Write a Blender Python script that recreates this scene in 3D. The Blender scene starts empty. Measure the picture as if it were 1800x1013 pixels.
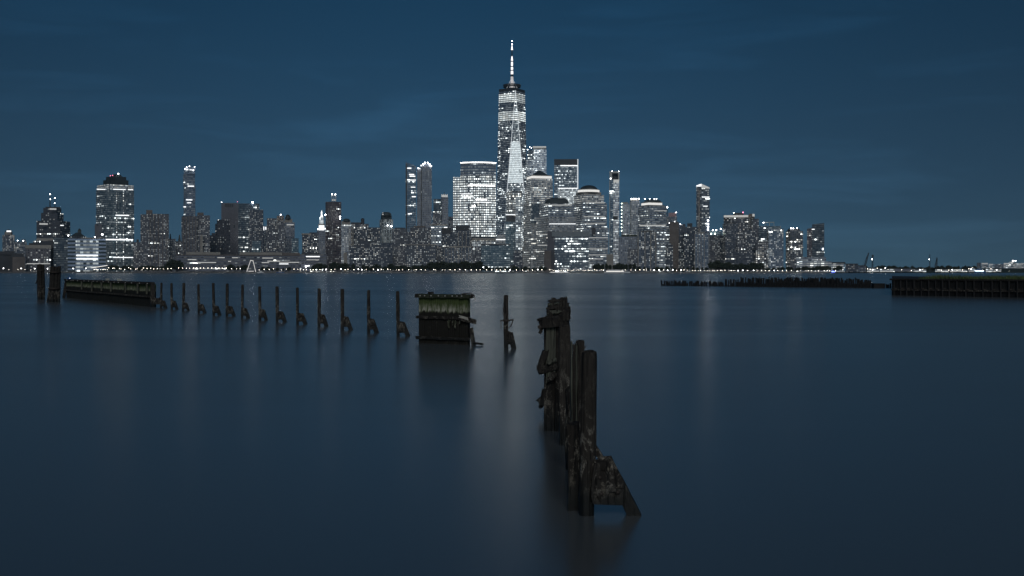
import bpy, math, random
from mathutils import Vector, noise as mnoise
rnd = random.Random(7)
S = bpy.context.scene
COL = S.collection
H = 4.5          # camera height above the river
F = 1960.0       # focal length in photograph pixels (1800 wide)
HY = 475.0       # photograph row of the horizon
# ------------------------------------------------------------------ camera
cam = bpy.data.cameras.new('camera')
co = bpy.data.objects.new('camera', cam); COL.objects.link(co)
co.location = (0, 0, H); co.rotation_euler = (math.pi/2, 0, 0)
cam.sensor_width = 36; cam.lens = 36*F/1800
cam.shift_y = -(506.5-HY)/1800
cam.clip_start = 0.2; cam.clip_end = 90000
S.camera = co
# ------------------------------------------------------------------ render, exposure
S.view_settings.view_transform = 'Standard'; S.view_settings.look = 'None'
S.view_settings.exposure = 0; S.view_settings.gamma = 1
S.render.engine = 'CYCLES'
S.cycles.use_denoising = True
S.cycles.max_bounces = 5; S.cycles.sample_clamp_indirect = 1.5
S.cycles.use_adaptive_sampling = False
# ------------------------------------------------------------------ world: dusk sky, afterglow behind the camera
SUN_EL, SUN_AZ = math.radians(30), math.radians(178)     # azimuth clockwise from +Y: behind the camera
W = bpy.data.worlds.new('World'); S.world = W; W.use_nodes = True
nt = W.node_tree; nt.nodes.clear()
def wn(t, **k):
    n = nt.nodes.new(t)
    for a, b in k.items(): setattr(n, a, b)
    return n
L = nt.links.new
sky = wn('ShaderNodeTexSky', sky_type='NISHITA', sun_disc=False, sun_elevation=SUN_EL, sun_rotation=SUN_AZ,
         altitude=0, air_density=1.0, dust_density=0.5, ozone_density=2.0)
tint = wn('ShaderNodeMix', data_type='RGBA', blend_type='MULTIPLY'); tint.inputs[0].default_value = 1
tint.inputs[7].default_value = (0.06, 0.90, 1.28, 1)
L(sky.outputs[0], tint.inputs[6])
tc = wn('ShaderNodeTexCoord')
wz = wn('ShaderNodeVectorMath', operation='MULTIPLY_ADD'); wz.inputs[1].default_value = (1, 1, .9); wz.inputs[2].default_value = (0, 0, .12)
L(tc.outputs['Generated'], wz.inputs[0]); L(wz.outputs[0], sky.inputs[0])   # the air near the horizon is milky: look a little higher
sz = wn('ShaderNodeSeparateXYZ'); L(tc.outputs['Generated'], sz.inputs[0])
def wm(op, a, b):
    n = wn('ShaderNodeMath', operation=op)
    for i, v in enumerate((a, b)):
        if isinstance(v, (int, float)): n.inputs[i].default_value = v
        else: L(v, n.inputs[i])
    return n.outputs[0]
hz = wm('POWER', 2.718, wm('MULTIPLY', wm('MAXIMUM', sz.outputs[2], 0), -8.0))
# glow of the city in the air above it
gd = wn('ShaderNodeVectorMath', operation='DOT_PRODUCT'); L(tc.outputs['Generated'], gd.inputs[0]); gd.inputs[1].default_value = Vector((-.06, 1, .16)).normalized()
glow = wm('ADD', wm('MULTIPLY', wm('POWER', wm('MAXIMUM', gd.outputs['Value'], 0), 14.0), .34), .80)
hc = wn('ShaderNodeVectorMath', operation='SCALE'); hc.inputs[0].default_value = (3.6, 2.6, 2.5); L(hz, hc.inputs['Scale'])
mp = wn('ShaderNodeMapping'); mp.inputs['Scale'].default_value = (2.6, 2.6, 19)
mp.inputs['Rotation'].default_value = (0, math.radians(1.5), 0)
L(tc.outputs['Generated'], mp.inputs[0])
cl = wn('ShaderNodeTexNoise'); cl.inputs['Scale'].default_value = 1.7; cl.inputs['Detail'].default_value = 7; cl.inputs['Roughness'].default_value = .55
cl.inputs['Distortion'].default_value = .5
L(mp.outputs[0], cl.inputs['Vector'])
cr = wn('ShaderNodeMapRange'); cr.inputs['From Min'].default_value = .52; cr.inputs['From Max'].default_value = .82
cr.inputs['To Min'].default_value = 1.0; cr.inputs['To Max'].default_value = 1.4
L(cl.outputs['Fac'], cr.inputs['Value'])
ad = wn('ShaderNodeVectorMath', operation='ADD'); L(tint.outputs[2], ad.inputs[0]); L(hc.outputs[0], ad.inputs[1])
cm = wn('ShaderNodeVectorMath', operation='SCALE'); L(ad.outputs[0], cm.inputs[0])
crg = wm('MULTIPLY', cr.outputs[0], glow); L(crg, cm.inputs['Scale'])
bg = wn('ShaderNodeBackground'); bg.inputs['Strength'].default_value = 0.012
L(cm.outputs[0], bg.inputs['Color'])
L(bg.outputs[0], wn('ShaderNodeOutputWorld').inputs[0])
# ------------------------------------------------------------------ soft last light from the western sky, behind the camera
sl = bpy.data.lights.new('afterglow', 'SUN'); sl.energy = 0.75; sl.angle = math.radians(25); sl.color = (1.0, .98, .96)
so = bpy.data.objects.new('afterglow', sl); COL.objects.link(so)
d = Vector((math.sin(SUN_AZ)*math.cos(SUN_EL), math.cos(SUN_AZ)*math.cos(SUN_EL), math.sin(SUN_EL)))
so.rotation_euler = d.to_track_quat('Z', 'Y').to_euler()
# ------------------------------------------------------------------ helpers
def at(px, py, Y):                       # photograph pixel + distance along +Y -> point
    return Vector(((px-900)/F*Y, Y, H+(HY-py)/F*Y))
def onwater(px, py):                     # where a pixel of the waterline lies on the river
    Y = H*F/(py-HY)
    return Vector(((px-900)/F*Y, Y, 0))
def tag(o, label, cat, group=None, kind=None):
    if label: o['label'] = label
    if cat: o['category'] = cat
    if group: o['group'] = group
    if kind: o['kind'] = kind
    return o
def empty(name, loc=(0, 0, 0), label=None, cat=None, group=None):
    o = bpy.data.objects.new(name, None); COL.objects.link(o); o.location = loc
    return tag(o, label, cat, group)
class MB:
    """collects faces, builds one mesh object"""
    def __init__(s): s.v = []; s.f = []; s.m = []; s.sm = []
    def add(s, vs, fs, mi=0, smooth=False):
        b = len(s.v); s.v += [Vector(v) for v in vs]
        for f in fs: s.f.append([b+i for i in f]); s.m.append(mi); s.sm.append(smooth)
        return s
    def build(s, name, mats, parent=None, uv=False):
        me = bpy.data.meshes.new(name)
        o = bpy.data.objects.new(name, me); COL.objects.link(o)
        off = Vector((0, 0, 0))
        if parent:
            o.parent = parent; q = parent
            while q: off += q.location; q = q.parent
        me.from_pydata([v-off for v in s.v], [], s.f)
        for m in (mats if isinstance(mats, (list, tuple)) else [mats]): me.materials.append(m)
        for p, mi, sm in zip(me.polygons, s.m, s.sm): p.material_index = mi; p.use_smooth = sm
        if uv:
            l = me.uv_layers.new(name='UVMap').data
            for p in me.polygons:
                n = p.normal; t = Vector((-n.y, n.x, 0))
                t = t.normalized() if t.length > 1e-4 else Vector((1, 0, 0))
                for li, vi in zip(p.loop_indices, p.vertices):
                    c = s.v[vi]; l[li].uv = (c.dot(t)+500, c.z)
        return o
    def prism(s, pts, z0, z1, top=None, mi=0, capmi=None, smooth=False):
        n = len(pts); top = top or pts
        vs = [(p[0], p[1], z0) for p in pts]+[(p[0], p[1], z1) for p in top]
        s.add(vs, [[i, (i+1) % n, n+(i+1) % n, n+i] for i in range(n)], mi, smooth)
        s.add(vs[n:], [list(range(n))], mi if capmi is None else capmi)
        s.add(vs[:n], [list(range(n))[::-1]], mi if capmi is None else capmi)
        return s
    def box(s, c, sx, sy, sz, rot=0, mi=0):            # centred on x,y; c.z is the bottom
        cs, sn = math.cos(rot), math.sin(rot)
        pts = [(c[0]+cs*x-sn*y, c[1]+sn*x+cs*y) for x, y in ((-sx/2, -sy/2), (sx/2, -sy/2), (sx/2, sy/2), (-sx/2, sy/2))]
        return s.prism(pts, c[2], c[2]+sz, mi=mi)
    def tube(s, p0, p1, r0, r1=None, n=8, mi=0, smooth=True):
        p0, p1 = Vector(p0), Vector(p1); r1 = r0 if r1 is None else r1
        ax = (p1-p0).normalized(); u = ax.orthogonal().normalized(); w = ax.cross(u)
        vs = [p+(u*math.cos(2*math.pi*i/n)+w*math.sin(2*math.pi*i/n))*r for p, r in ((p0, r0), (p1, r1)) for i in range(n)]
        s.add(vs, [[i, (i+1) % n, n+(i+1) % n, n+i] for i in range(n)], mi, smooth)
        s.add(vs, [list(range(n))[::-1], list(range(n, 2*n))], mi)
        return s
    def lathe(s, c, prof, n=20, mi=0, sx=1, sy=1):     # prof: (radius, z)
        k = len(prof)
        vs = [(c[0]+sx*r*math.cos(2*math.pi*i/n), c[1]+sy*r*math.sin(2*math.pi*i/n), c[2]+z) for r, z in prof for i in range(n)]
        s.add(vs, [[j*n+i, j*n+(i+1) % n, (j+1)*n+(i+1) % n, (j+1)*n+i] for j in range(k-1) for i in range(n)], mi, True)
        s.add(vs[-n:], [list(range(n))], mi)
        return s
    def timber(s, p0, p1, w, d, up=(0, 0, 1), seg=6, amp=.012, end=.02, mi=0, seed=None):
        """a weathered square timber from p0 to p1: w across, d along `up`"""
        p0, p1 = Vector(p0), Vector(p1); L_ = (p1-p0); ln = L_.length; a = L_/ln
        up = Vector(up); u = a.cross(up)
        if u.length < 1e-3: u = a.cross(Vector((0, 1, 0)))
        u.normalize(); w_ = u.cross(a).normalized()
        sd = rnd.random()*100 if seed is None else seed
        loop = [(-.5, -.5), (-.17, -.52), (.17, -.5), (.5, -.5), (.52, 0), (.5, .5), (.17, .52), (-.17, .5), (-.5, .5), (-.52, 0)]
        n = len(loop); vs = []
        for i in range(seg+1):
            t = i/seg
            for j, (x, y) in enumerate(loop):
                q = mnoise.noise(Vector((x*3+sd, y*3, t*ln*2.2)))
                e = 0
                if i in (0, seg): e = (rnd.random()-.5)*2*end*(1 if i else -1)
                vs.append(p0+a*(ln*t+e)+u*(x*w+q*amp*(1 if x > 0 else -1))+w_*(y*d+q*amp*(1 if y > 0 else -1)))
        s.add(vs, [[i*n+j, i*n+(j+1) % n, (i+1)*n+(j+1) % n, (i+1)*n+j] for i in range(seg) for j in range(n)], mi)
        s.add(vs, [list(range(n))[::-1], list(range(seg*n, seg*n+n))], mi)
        return s
    def pile(s, x, y, r, z1, z0=-2.5, lean=(0, 0), n=18, rings=26, chip=.05, rough=.018, dome=.03, mi=0, sq=0):
        """a round (sq=0) to squarish (sq=1) timber pile with a worn head"""
        sd = rnd.random()*100; vs = []
        def sup(a):
            c, q = math.cos(a), math.sin(a); e = 2/(2+6*sq)
            return (abs(c)**e*math.copysign(1, c), abs(q)**e*math.copysign(1, q))
        for k in range(rings+1):
            t = k/rings; z = z0+(z1-z0)*t
            for i in range(n):
                a = 2*math.pi*i/n; cx, cy = sup(a)
                q = mnoise.noise(Vector((math.cos(a)*1.6+sd, math.sin(a)*1.6, z*1.1)))+.6*mnoise.noise(Vector((math.cos(a)*5+sd, math.sin(a)*5, z*.5)))
                low = .9+.14*mnoise.noise(Vector((math.cos(a)*2+sd, math.sin(a)*2+9, z*3))) if z < 1.0 else 1
                rr = r*(1.04-.08*t)*low+q*rough
                dz = 0
                if k == rings: dz = -abs(mnoise.noise(Vector((math.cos(a)*2.1+sd, math.sin(a)*2.1, 5))))*chip*2; rr *= .95
                vs.append((x+lean[0]*(z-0)+cx*rr, y+lean[1]*z+cy*rr, z+dz))
        s.add(vs, [[k*n+i, k*n+(i+1) % n, (k+1)*n+(i+1) % n, (k+1)*n+i] for k in range(rings) for i in range(n)], mi, True)
        tx, ty = x+lean[0]*z1, y+lean[1]*z1
        top = vs[-n:]; inner = [((p[0]-tx)*.55+tx, (p[1]-ty)*.55+ty, z1+dome*(.3+rnd.random()*.7)) for p in top]
        s.add(top+inner, [[i, (i+1) % n, n+(i+1) % n, n+i] for i in range(n)]+[list(range(n, 2*n))], mi)
        return s
# ------------------------------------------------------------------ material tools
def newmat(name):
    m = bpy.data.materials.new(name); m.use_nodes = True; m.node_tree.nodes.clear()
    return m, m.node_tree
class NT:
    def __init__(s, t): s.t = t
    def n(s, typ, ins=None, **k):
        nd = s.t.nodes.new(typ)
        for a, b in k.items(): setattr(nd, a, b)
        for i, v in (ins or {}).items(): s.set(nd.inputs[i], v)
        return nd
    def set(s, sock, v):
        if isinstance(v, bpy.types.NodeSocket): s.t.links.new(v, sock)
        else: sock.default_value = v
    def m(s, op, a, b=0.0, c=None):
        ins = {0: a, 1: b}
        if c is not None: ins[2] = c
        return s.n('ShaderNodeMath', ins, operation=op).outputs[0]
    def mix(s, f, a, b, bt='MIX'):
        return s.n('ShaderNodeMix', {0: f, 6: a, 7: b}, data_type='RGBA', blend_type=bt).outputs[2]
    def ramp(s, v, a, b, lo=0.0, hi=1.0):
        return s.n('ShaderNodeMapRange', {'Value': v, 'From Min': a, 'From Max': b, 'To Min': lo, 'To Max': hi}).outputs[0]
    def noise(s, vec, scale, detail=4, rough=.55, dist=0.0, out='Fac'):
        return s.n('ShaderNodeTexNoise', {'Vector': vec, 'Scale': scale, 'Detail': detail, 'Roughness': rough, 'Distortion': dist}).outputs[out]
    def vmul(s, v, k): return s.n('ShaderNodeVectorMath', {0: v, 1: k}, operation='MULTIPLY').outputs[0]
    def out(s, sh): s.t.links.new(sh, s.n('ShaderNodeOutputMaterial').inputs[0])
def c4(c): return (c[0], c[1], c[2], 1)
def emit(name, col, strength, sampling='FRONT'):
    m, t = newmat(name); N = NT(t)
    N.out(N.n('ShaderNodeEmission', {0: c4(col), 1: strength}).outputs[0])
    m.cycles.emission_sampling = sampling
    return m
def plain(name, col, rough=.7, metal=0.0, var=.25, scale=3.0):
    m, t = newmat(name); N = NT(t)
    g = N.n('ShaderNodeNewGeometry').outputs['Position']
    k = N.ramp(N.noise(g, scale, 5), .3, .7, 1-var, 1+var)
    c = N.n('ShaderNodeVectorMath', {0: col, 'Scale': k}, operation='SCALE').outputs[0]
    N.out(N.n('ShaderNodeBsdfPrincipled', {'Base Color': c, 'Roughness': rough, 'Metallic': metal}).outputs[0])
    return m
# --- facade group: a grid of windows, some of them lit
def facade_group():
    g = bpy.data.node_groups.new('window_grid', 'ShaderNodeTree'); N = NT(g)
    def sk(nm, t='NodeSocketFloat', d=None):
        q = g.interface.new_socket(nm, in_out='INPUT', socket_type=t)
        if d is not None: q.default_value = d
    for nm in ('Bay', 'Storey', 'Lit', 'Run', 'Strength', 'Width', 'Height', 'Boost', 'Dim', 'Metal', 'Warm', 'Even'): sk(nm)
    sk('Wall', 'NodeSocketColor'); sk('Glass', 'NodeSocketColor')
    g.interface.new_socket('BSDF', in_out='OUTPUT', socket_type='NodeSocketShader')
    I = N.n('NodeGroupInput').outputs
    uv = N.n('ShaderNodeSeparateXYZ', {0: N.n('ShaderNodeUVMap').outputs[0]}).outputs
    seed = N.m('FLOOR', N.m('MULTIPLY', N.n('ShaderNodeObjectInfo').outputs['Random'], 977))
    u = N.m('DIVIDE', uv[0], I['Bay']); v = N.m('DIVIDE', uv[1], I['Storey'])
    iu, iv = N.m('ADD', N.m('FLOOR', u), seed), N.m('ADD', N.m('FLOOR', v), seed)
    fu, fv = N.m('FRACT', u), N.m('FRACT', v)
    def white(a, b): 
        n = N.n('ShaderNodeTexWhiteNoise', {'Vector': N.n('ShaderNodeCombineXYZ', {0: a, 1: b}).outputs[0]}, noise_dimensions='2D')
        return n.outputs['Value'], N.n('ShaderNodeSeparateXYZ', {0: n.outputs['Color']}).outputs
    w, wc = white(iu, iv)
    row, rc = white(N.m('ADD', iv, 371.0), seed)
    runi = N.m('FLOOR', N.m('ADD', N.m('DIVIDE', iu, N.m('ADD', 4, N.m('MULTIPLY', rc[0], 9))), N.m('MULTIPLY', rc[1], 7)))
    run, _ = white(runi, N.m('ADD', iv, 91.0))
    # whole columns (stairs) and patches differ in how many windows are lit
    patch = N.noise(N.n('ShaderNodeCombineXYZ', {0: N.m('MULTIPLY', iu, .11), 1: N.m('MULTIPLY', iv, .13), 2: seed}).outputs[0], 1.0, 2)
    lit = N.m('MULTIPLY', I['Lit'], N.ramp(patch, .3, .7, .35, 1.65))
    on = N.m('LESS_THAN', w, N.m('ADD', lit, I['Boost']))
    onr = N.m('MULTIPLY', N.m('LESS_THAN', run, I['Run']), N.m('LESS_THAN', wc[1], .9))
    on = N.m('MAXIMUM', on, onr)
    hw = N.m('MULTIPLY', I['Width'], .5); hh = N.m('MULTIPLY', I['Height'], .5)
    win = N.m('MULTIPLY', N.m('LESS_THAN', N.m('ABSOLUTE', N.m('SUBTRACT', fu, .5)), hw),
              N.m('LESS_THAN', N.m('ABSOLUTE', N.m('SUBTRACT', fv, .5)), hh))
    br = N.m('ADD', .12, N.m('MULTIPLY', N.m('POWER', wc[0], 3.4), 3.2))
    br = N.m('ADD', N.m('MULTIPLY', br, N.m('SUBTRACT', 1, I['Even'])), N.m('MULTIPLY', I['Even'], N.m('ADD', .6, N.m('MULTIPLY', wc[0], .25))))
    vary = N.ramp(N.m('FRACT', N.m('MULTIPLY', seed, .377)), 0, 1, .55, 1.5)
    br = N.m('MULTIPLY', N.m('MULTIPLY', on, br), N.m('MULTIPLY', I['Strength'], vary))
    br = N.m('ADD', br, N.m('MULTIPLY', I['Dim'], wc[2]))          # faint emission added to every window, in place of city glow
    br = N.m('MULTIPLY', br, win)
    sill = N.ramp(fv, .25, .8, .6, 1.15)                            # ceilings are brighter than desks
    br = N.m('MULTIPLY', br, sill)
    col = N.mix(N.m('MULTIPLY', wc[1], I['Warm']), (.86, .97, 1.0, 1), (1.0, .84, .60, 1))
    pos = N.n('ShaderNodeNewGeometry').outputs['Position']
    grime = N.ramp(N.noise(N.vmul(pos, (.05, .05, .012)), 1.0, 5), .3, .7, .78, 1.2)
    wall = N.n('ShaderNodeVectorMath', {0: I['Wall'], 'Scale': grime}, operation='SCALE').outputs[0]
    base = N.mix(win, wall, I['Glass'])
    p = N.n('ShaderNodeBsdfPrincipled', {'Base Color': base, 'Roughness': N.ramp(win, 0, 1, .75, .22), 'Metallic': N.m('MULTIPLY', win, I['Metal']),
            'Emission Color': col, 'Emission Strength': br})
    g.interface  # noqa
    N.t.links.new(p.outputs[0], N.n('NodeGroupOutput').inputs[0])
    return g
FG = facade_group()
def facade(name, wall, bay=3.6, sto=3.5, lit=.2, run=0.0, st=1.6, w=.55, h=.5, glass=(.02, .028, .04), metal=.0, dim=.03, warm=.5, bands=(), even=0.0):
    m, t = newmat(name); N = NT(t)
    g = N.n('ShaderNodeGroup', node_tree=FG)
    for k, v in (('Bay', bay), ('Storey', sto), ('Lit', lit), ('Run', run), ('Strength', st*.8), ('Width', w), ('Height', h), ('Dim', dim*1.5+.015), ('Metal', metal), ('Warm', warm), ('Even', even)):
        g.inputs[k].default_value = v
    g.inputs['Wall'].default_value = (wall[0]*.80, wall[1]*.98, wall[2]*1.3, 1); g.inputs['Glass'].default_value = c4(glass)
    if bands:
        z = N.n('ShaderNodeSeparateXYZ', {0: N.n('ShaderNodeUVMap').outputs[0]}).outputs[1]; b = 0.0
        for z0, z1, k in bands:
            q = N.m('MULTIPLY', N.m('MULTIPLY', N.m('GREATER_THAN', z, z0), N.m('LESS_THAN', z, z1)), k)
            b = N.m('ADD', b, q)
        N.set(g.inputs['Boost'], b)
    N.out(g.outputs[0]); m.cycles.emission_sampling = 'FRONT'
    return m
# --- materials
def wood(name, dark, mid, pale, tide=.55, lichen=.50, zpale=None):
    """old harbour timber: black weed below the tide line, grain and cracks along the stick, crusts of barnacle above it"""
    m, t = newmat(name); N = NT(t)
    pos = N.n('ShaderNodeNewGeometry').outputs['Position']
    z = N.n('ShaderNodeSeparateXYZ', {0: pos}).outputs[2]
    rv = N.n('ShaderNodeObjectInfo').outputs['Random']
    grain = N.noise(N.vmul(pos, (22, 22, 1.1)), 1.0, 6, .65, .4)
    big = N.noise(N.vmul(pos, (1.5, 1.5, .5)), 1.7, 5, .6)
    fine = N.noise(pos, 26, 6, .7)
    c = N.mix(N.ramp(grain, .32, .68), c4(dark), c4(mid))
    c = N.mix(N.ramp(big, .5, .72, 0, .7), c, c4([k*.55 for k in mid]))
    crack = N.ramp(N.noise(N.vmul(pos, (15, 15, .35)), 1.0, 3, .5, .2), .36, .42)
    c = N.mix(crack, (.006, .006, .006, 1), c)
    l = N.m('MULTIPLY', N.ramp(N.noise(N.vmul(pos, (1.5, 1.5, .7)), 3.1, 10, .78, .6), lichen, lichen+.07), N.ramp(fine, .36, .56))
    l = N.m('MULTIPLY', l, N.m('MULTIPLY', N.ramp(z, tide-.45, tide-.05), N.ramp(z, 2.0, 1.2, .15, 1.0)))
    c = N.mix(l, c, c4(pale))
    e = N.m('ADD', z, N.m('MULTIPLY', N.m('SUBTRACT', N.noise(N.vmul(pos, (3.5, 3.5, .8)), 1.0, 5), .5), .7))
    wet = N.ramp(e, tide-.3, tide+.25)
    c = N.mix(wet, (.010, .011, .010, 1), c)
    r = N.ramp(wet, 0, 1, .42, .85)
    hgt = N.m('ADD', N.m('MULTIPLY', grain, .6), N.m('ADD', N.m('MULTIPLY', fine, .5), N.m('MULTIPLY', crack, .7)))
    bp = N.n('ShaderNodeBump', {'Strength': .9, 'Distance': .02, 'Height': hgt}).outputs[0]
    N.out(N.n('ShaderNodeBsdfPrincipled', {'Base Color': c, 'Roughness': r, 'Normal': bp, 'Specular IOR Level': .3}).outputs[0])
    return m
def planked(name, upper, fringe, low, zf, jag=.35, board=.24, axis=(1, 0)):
    """bulkhead boards: green algae above, a ragged pale salt fringe, black weed underneath"""
    m, t = newmat(name); N = NT(t)
    pos = N.n('ShaderNodeNewGeometry').outputs['Position']
    s = N.n('ShaderNodeSeparateXYZ', {0: pos}).outputs
    al = N.m('ADD', N.m('MULTIPLY', s[0], axis[0]), N.m('MULTIPLY', s[1], axis[1])); z = s[2]
    vec = lambda a, b: N.n('ShaderNodeCombineXYZ', {0: N.m('MULTIPLY', al, a), 1: 0.0, 2: N.m('MULTIPLY', z, b)}).outputs[0]
    bi = N.m('FLOOR', N.m('DIVIDE', al, board))
    bw = N.n('ShaderNodeTexWhiteNoise', {'W': bi}, noise_dimensions='1D').outputs['Value']
    gap = N.m('LESS_THAN', N.m('ABSOLUTE', N.m('SUBTRACT', N.m('FRACT', N.m('DIVIDE', al, board)), .5)), .46)
    st = N.noise(vec(7, .7), 1.0, 6, .65)
    c = N.mix(N.ramp(st, .3, .7), c4([k*.45 for k in upper]), c4(upper))
    c = N.mix(N.m('MULTIPLY', bw, .5), c, c4([k*.5 for k in upper]))
    e = N.m('ADD', z, N.m('ADD', N.m('MULTIPLY', N.m('SUBTRACT', N.noise(vec(6, .3), 1.0, 5, .7), .5), jag*1.6), N.m('MULTIPLY', bw, .12)))
    fr = N.m('MULTIPLY', N.ramp(e, zf-.05, zf+.05), N.ramp(e, zf+.55, zf+.12))
    fr = N.m('MULTIPLY', fr, N.ramp(N.noise(vec(4.5, .9), 1.0, 6, .75), .42, .6))
    c = N.mix(fr, c, c4(fringe))
    lowm = N.ramp(e, zf+.08, zf-.06)
    lc = N.mix(N.ramp(N.noise(pos, 2.5, 7, .7), .55, .75), c4(low), c4([k*3.2 for k in low]))
    c = N.mix(lowm, c, lc)
    c = N.mix(gap, (.006, .007, .006, 1), c)
    hgt = N.m('ADD', N.m('MULTIPLY', st, .5), N.m('ADD', gap, N.m('MULTIPLY', N.noise(pos, 14, 6, .7), .6)))
    bp = N.n('ShaderNodeBump', {'Strength': .8, 'Distance': .03, 'Height': hgt}).outputs[0]
    N.out(N.n('ShaderNodeBsdfPrincipled', {'Base Color': c, 'Roughness': .8, 'Normal': bp, 'Specular IOR Level': .3}).outputs[0])
    return m
def water_mat():
    m, t = newmat('river_water'); N = NT(t)
    pos = N.n('ShaderNodeNewGeometry').outputs['Position']
    swirl = N.noise(N.vmul(pos, (.010, .03, 1)), 1.0, 4, .5, .6)           # drifting slicks after a long exposure
    slick = N.noise(N.vmul(pos, (.0012, .02, 1)), 1.0, 4, .55)
    r = N.m('ADD', N.ramp(swirl, .35, .65, .205, .25), N.ramp(slick, .5, .8, 0, -.02))
    c = N.mix(N.ramp(swirl, .3, .7), (.078, .092, .100, 1), (.094, .110, .116, 1))
    N.out(N.n('ShaderNodeBsdfPrincipled', {'Base Color': c, 'Roughness': r, 'IOR': 2.15}).outputs[0])
    return m
def leaf_mat(name, a, b):
    m, t = newmat(name); N = NT(t)
    pos = N.n('ShaderNodeNewGeometry').outputs['Position']
    c = N.mix(N.ramp(N.noise(pos, .5, 5, .7), .35, .65), c4(a), c4(b))
    N.out(N.n('ShaderNodeBsdfPrincipled', {'Base Color': c, 'Roughness': .8}).outputs[0])
    return m
WOOD = wood('harbour_timber', (.016, .014, .012), (.046, .040, .034), (.28, .26, .22))
WOODP = wood('bleached_timber', (.05, .052, .042), (.13, .135, .105), (.2, .19, .15), tide=.8)
WOODK = wood('black_timber', (.012, .011, .010), (.028, .024, .021), (.22, .20, .165), tide=.5, lichen=.505)
STUMP = plain('stump_timber', (.008, .008, .009), .8, var=.5, scale=2)
IRON = plain('rusted_iron', (.05, .04, .034), .7, .3, var=.4, scale=12)
BOLT = plain('galvanised_bolt', (.42, .42, .38), .5, .4)
CONC = plain('seawall_concrete', (.12, .12, .12), .85, var=.3, scale=.2)
PAVE = plain('promenade_paving', (.16, .16, .16), .85, var=.2, scale=.1)
ROOFM = plain('flat_roof', (.05, .05, .055), .85, var=.3, scale=.1)
DARKC = plain('dark_cladding', (.045, .048, .055), .5, var=.2, scale=.05)
DARKM = plain('dark_metal', (.05, .055, .06), .5, .4, var=.2)
COPPER = plain('dark_copper_roof', (.05, .065, .07), .6, .2, var=.25, scale=.08)
STONE = plain('pale_stone', (.33, .31, .28), .8, var=.15, scale=.06)
BRICKW = plain('brown_brick_wall', (.165, .145, .135), .85, var=.2, scale=.08)
WHITE = plain('white_paint', (.75, .76, .76), .5, var=.06)
BLUEP = plain('blue_paint', (.03, .10, .28), .4, var=.1)
LEAF = leaf_mat('tree_leaves', (.016, .024, .014), (.05, .065, .035))
BARK = plain('tree_bark', (.035, .03, .025), .9)
GLOBE = emit('lamp_glow', (1, .92, .78), 10, 'AUTO')
GLOBEW = emit('cool_lamp_glow', (.96, .98, 1), 15, 'AUTO')
CROWN = emit('crown_floodlight', (.95, .98, 1), 1.5, 'AUTO')
HOT = emit('hot_floor_light', (1, .98, .95), 6.0, 'AUTO')
SPIREW = emit('floodlit_spire_glow', (.95, .98, 1), 1.5)  # floodlighting on the tower walls, put in as emission
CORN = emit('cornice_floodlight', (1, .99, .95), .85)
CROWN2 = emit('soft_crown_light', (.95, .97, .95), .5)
SPIREL = emit('spire_light', (1, .96, .97), 1.9)
REDL = emit('red_beacon', (1, .25, .38), 4, 'AUTO')
BEAC = emit('white_beacon', (.95, .97, 1), 16, 'AUTO')
BLUEL = emit('blue_light', (.18, .25, 1), 4)
EDGE = emit('edge_glow', (.88, .95, 1), .8)  # bright lines put in as emission on tower edges and guy cables
# ------------------------------------------------------------------ river, land
GZ = 1.6                                            # level of the far promenade
def sheet(name, pts, z, mat, zb=None):
    mb = MB()
    if zb is None: mb.add([(x, y, z) for x, y in pts], [list(range(len(pts)))])
    else: mb.prism(pts, zb, z)
    return tag(mb.build(name, mat), None, None, kind='structure')
water = sheet('water', [(-5000, -300), (5000, -300), (5000, 4800), (-5000, 4800)], 0, water_mat())
EDGEX = (1476-900)/F*1775
sheet('ground', [(-2600, 1774), (EDGEX-6, 1774), (EDGEX+60, 1900), (EDGEX+420, 2900), (EDGEX+300, 4600), (-4000, 4600)], GZ, PAVE, zb=-4)
mb = MB()
for i in range(-60, 26):                            # wall of big granite blocks, jointed every 24 m
    x0, x1 = i*24-1050+.15, i*24-1050+23.85
    if x0 > EDGEX: break
    mb.prism([(x0, 1770), (min(x1, EDGEX), 1770), (min(x1, EDGEX), 1774), (x0, 1774)], -3, GZ+.5)
tag(mb.build('seawall', CONC), 'long low dark seawall along the far waterfront', 'seawall')
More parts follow.
